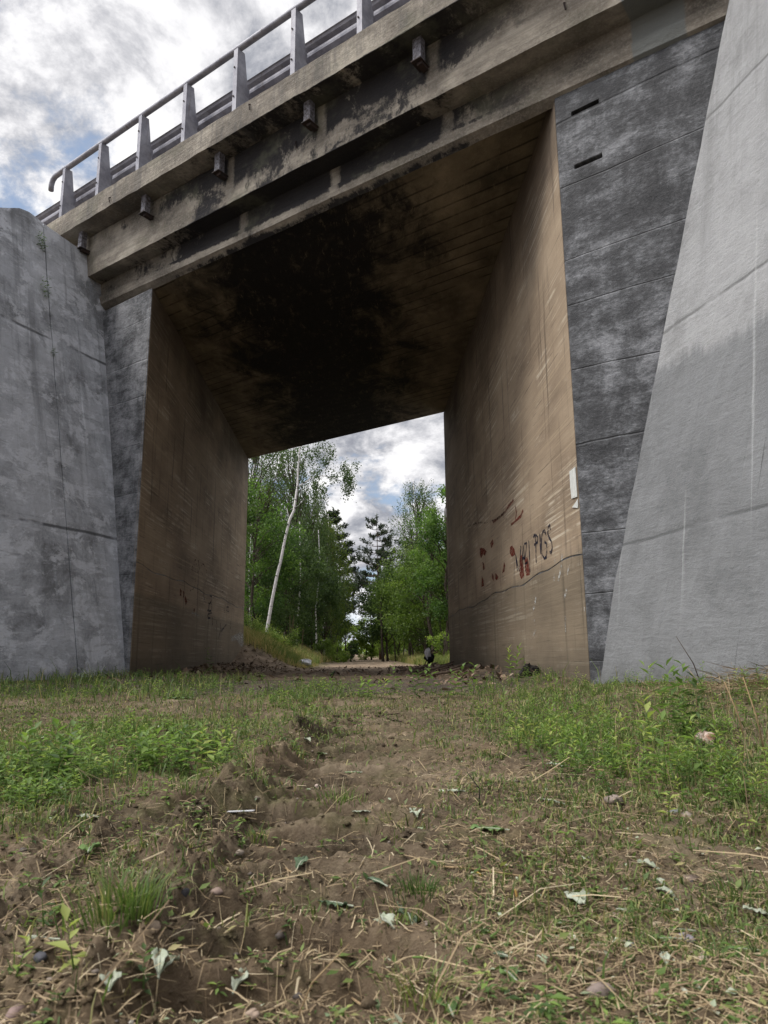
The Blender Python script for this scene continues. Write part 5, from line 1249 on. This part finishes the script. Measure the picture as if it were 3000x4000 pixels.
# single broad plants
def plant(px, py, h_, nl, ll, lw, label, n=1, sp=.0, tm=.6, up=.5):
    p = gp(px, py); P = np.zeros((n, 3)); P[:, 0] = rng.normal(0, sp, n); P[:, 1] = rng.normal(0, sp, n)
    v, f, t = weeds(P, np.full(n, h_)*rng.uniform(.8, 1.1, n), nl, ll, lw, tintm=tm, upness=up); o = raw('weed_plant', v, f, MT['weed'], None, t); o.location = tuple(p); props(o, label, 'plant', 'single weeds on the ground')
plant(290, 3800, .085, 9, .034, .42, 'upright seedling with pointed yellow-green leaves in the left foreground', tm=.9)
plant(170, 3620, .075, 7, .028, .35, 'thin seedling at the left edge with three top leaves', tm=.6)
plant(50, 3850, .05, 9, .026, .3, 'feathery plant in the bottom left corner', tm=.8)
plant(560, 3880, .055, 10, .022, .5, 'dark broad-leaved plant below the silvery drooping leaves', tm=.35)
plant(150, 3060, .16, 14, .055, .42, 'leafy clump at the left edge of the middle patch', 10, .10, .5)
plant(600, 3000, .13, 13, .05, .35, 'leafy clump in the middle of the left patch', 16, .14, .6)
plant(2640, 3060, .22, 14, .06, .3, 'tall bright weed rising in the right-hand patch', 3, .05, .7)
plant(2720, 2880, .26, 16, .07, .26, 'bushy weed at the right edge of the patch', 5, .07, .55)
plant(2000, 2640, .30, 16, .09, .3, 'tall leafy weed before the right abutment', 2, .05, .75, .9)
plant(830, 2640, .42, 10, .07, .4, 'weed growing at the foot of the left abutment', 2, .04, .3)
plant(1450, 2720, .12, 10, .06, .35, 'tuft of weeds at the mouth of the passage', 8, .12, .5)
plant(1700, 2720, .22, 12, .07, .4, 'dark weed clump at the right mouth of the passage', 9, .15, .3)
plant(30, 2640, .35, 12, .10, .4, 'big leafy weed at the far left foot of the wing wall', 8, .15, .45)
# weeds in the joint of the left wing wall
for (s_, z_, n, h_, lab) in ((.80, 6.10, 6, .26, 'green sprig growing from the top of the joint in the left wing wall'), (.80, 5.35, 4, .26, 'dark twiggy sprig lower in the wall joint'), (.80, 4.45, 2, .10, 'small dark leaves in the wall joint halfway up')):
    p = PLw(s_, z_, -.01); P = np.zeros((n, 3)); v, f, t = weeds(P+rng.normal(0, .02, (n, 3)), np.full(n, h_)*rng.uniform(.6, 1.1, n), 7, .06, .35, tintm=.3, upness=.4)
    o = raw('wall_weed', v, f, MT['weed'], None, t); o.location = tuple(p); o.rotation_euler = (.5, -.15, 0); props(o, lab, 'plant', 'weeds in the wall joint')
# litter
wp = mat_simple('white plastic', (.72, .72, .74), (.58, .58, .60), 12, .4, 0, .3, .5); bp = mat_simple('black plastic', (.008, .008, .009), None, 12, .5)
def crumple(name, loc, s, mat, label, cat, seed, sc=(1, 1, .6), parent=None):
    r = random.Random(seed); nu, nv = 16, 10; vs = []; fs = []; ph = [r.uniform(0, 6.28) for _ in range(8)]
    for i in range(nv+1):
        th = math.pi*i/nv
        for j in range(nu):
            a = 2*math.pi*j/nu; k = 1+.22*math.sin(2*a+ph[0]+th)+.16*math.sin(3*a-th*3+ph[1])+.10*math.sin(6*a+ph[2]+4*th)+r.uniform(-.07, .07)
            vs.append((s*sc[0]*math.sin(th)*math.cos(a)*k, s*sc[1]*math.sin(th)*math.sin(a)*k, s*sc[2]*math.cos(th)*k))
    for i in range(nv):
        for j in range(nu): fs.append((i*nu+j, (i+1)*nu+j, (i+1)*nu+(j+1) % nu, i*nu+(j+1) % nu))
    o = MB().add(vs, fs).build(name, mat, parent); o.location = loc
    if parent is None: props(o, label, cat)
    return o
p = at(1190, 2590, 20.5); r0 = empty('plastic_bag', (p[0], p[1], p[2]+.02), 'crumpled white plastic bag on the slope at the left of the track', 'bag')
crumple('bag_body', (0, 0, .08), .14, wp, '', '', 3, (1.3, .8, .6), r0); crumple('dark_scrap', (-.08, -.05, .0), .05, bp, '', '', 4, (1, 1, .6), r0)
p = at(1285, 2648, 10.6); o = MB().add([(0, 0, -.02), (.05, .01, -.02), (.075, 0, .06), (.13, .0, .14), (.10, .01, .10), (.03, 0, .05), (0, .02, -.02), (.05, .03, -.02), (.075, .02, .06), (.10, .03, .10), (.03, .02, .05)],
   [(0, 1, 2, 4, 5), (4, 2, 3), (6, 10, 9, 8, 7), (9, 3, 8), (0, 5, 10, 6), (5, 4, 9, 10), (4, 3, 9), (2, 8, 3), (1, 7, 8, 2)]).build('black_shard', bp, None)
o.location = tuple(p); props(o, 'pointed black shard sticking up out of the soil inside the passage', 'shard')
p = gp(2755, 2908); r0 = empty('paper_wad', tuple(p), 'crumpled pinkish white wad in the right-hand weeds', 'wad')
pk = mat_simple('stained paper', (.48, .42, .37), (.26, .13, .08), 28, .9); crumple('wad_body', (0, 0, .02), .032, pk, '', '', 8, (1, .9, .75), r0)
p = gp(940, 3200); o = MB().box((0, 0, 0), (.035, -.006, .002), (.002, .004, 0), (0, 0, .001)).build('white_strip', wp, None); o.location = (p[0], p[1], p[2]+.02); props(o, 'thin white strip of wood lying on the ridge left of the track', 'strip')
p = at(1672, 2560, 14.2); r0 = empty('torn_bag', (p[0], p[1], p[2]+.0), 'white and black torn bag caught on a stump at the right end of the passage', 'bag')
hb = aty(1670, 2553, 14.2)[2]-p[2]
crumple('bag_top', (0, 0, hb), .085, wp, '', '', 12, (.8, .7, 1.0), r0); crumple('bag_bottom', (.03, .01, hb-.09), .085, bp, '', '', 13, (1, .8, .9), r0)
for a, b in (((-.03, 0, -.05), (.02, 0, hb)), ((-.12, .02, -.05), (-.02, 0, hb-.10)), ((.14, -.02, -.05), (.05, 0, hb-.10)), ((.02, 0, hb), (.16, 0, hb+.12)), ((.05, 0, hb-.02), (.2, .02, hb+.03))):
    MB().tube([a, b], [.012, .008], 5).build('stick', MT['twig'], r0)
p = at(1945, 2650, 7.4); crumple('dark_stump', (XR-.12, 7.4, gz(XR-.12, 7.4)+.03), .085, mat_simple('charred wood', (.012, .011, .010), (.03, .026, .022), 20, .95), 'black charred stump at the foot of the right abutment', 'stump', 20, (1.1, .8, .9))
for k, (x, y, l_, a) in enumerate(((1.2, 11.2, .5, .5), (1.35, 10.2, .6, .9), (.9, 12.2, .5, .3), (1.5, 12.6, .6, 1.1), (.8, 14.5, .45, 2.0), (1.3, 14, .5, .7), (1.05, 9.0, .45, .6))):
    z0 = gz(x, y)+.04; dx_, dy_ = math.cos(a)*l_/2, math.sin(a)*l_/2
    o = MB().tube([(-dx_, -dy_, gz(x-dx_, y-dy_)-z0+.05), (0, 0, .03), (dx_, dy_, gz(x+dx_, y+dy_)-z0+.09)], [.02, .018, .01], 6).build('branch_piece', mat_simple('broken branch', (.16, .12, .09), (.07, .05, .04), 14), None); o.location = (x, y, z0)
    props(o, 'broken branch piece in the debris along the right passage wall', 'branch', 'branch pieces along the right passage wall')
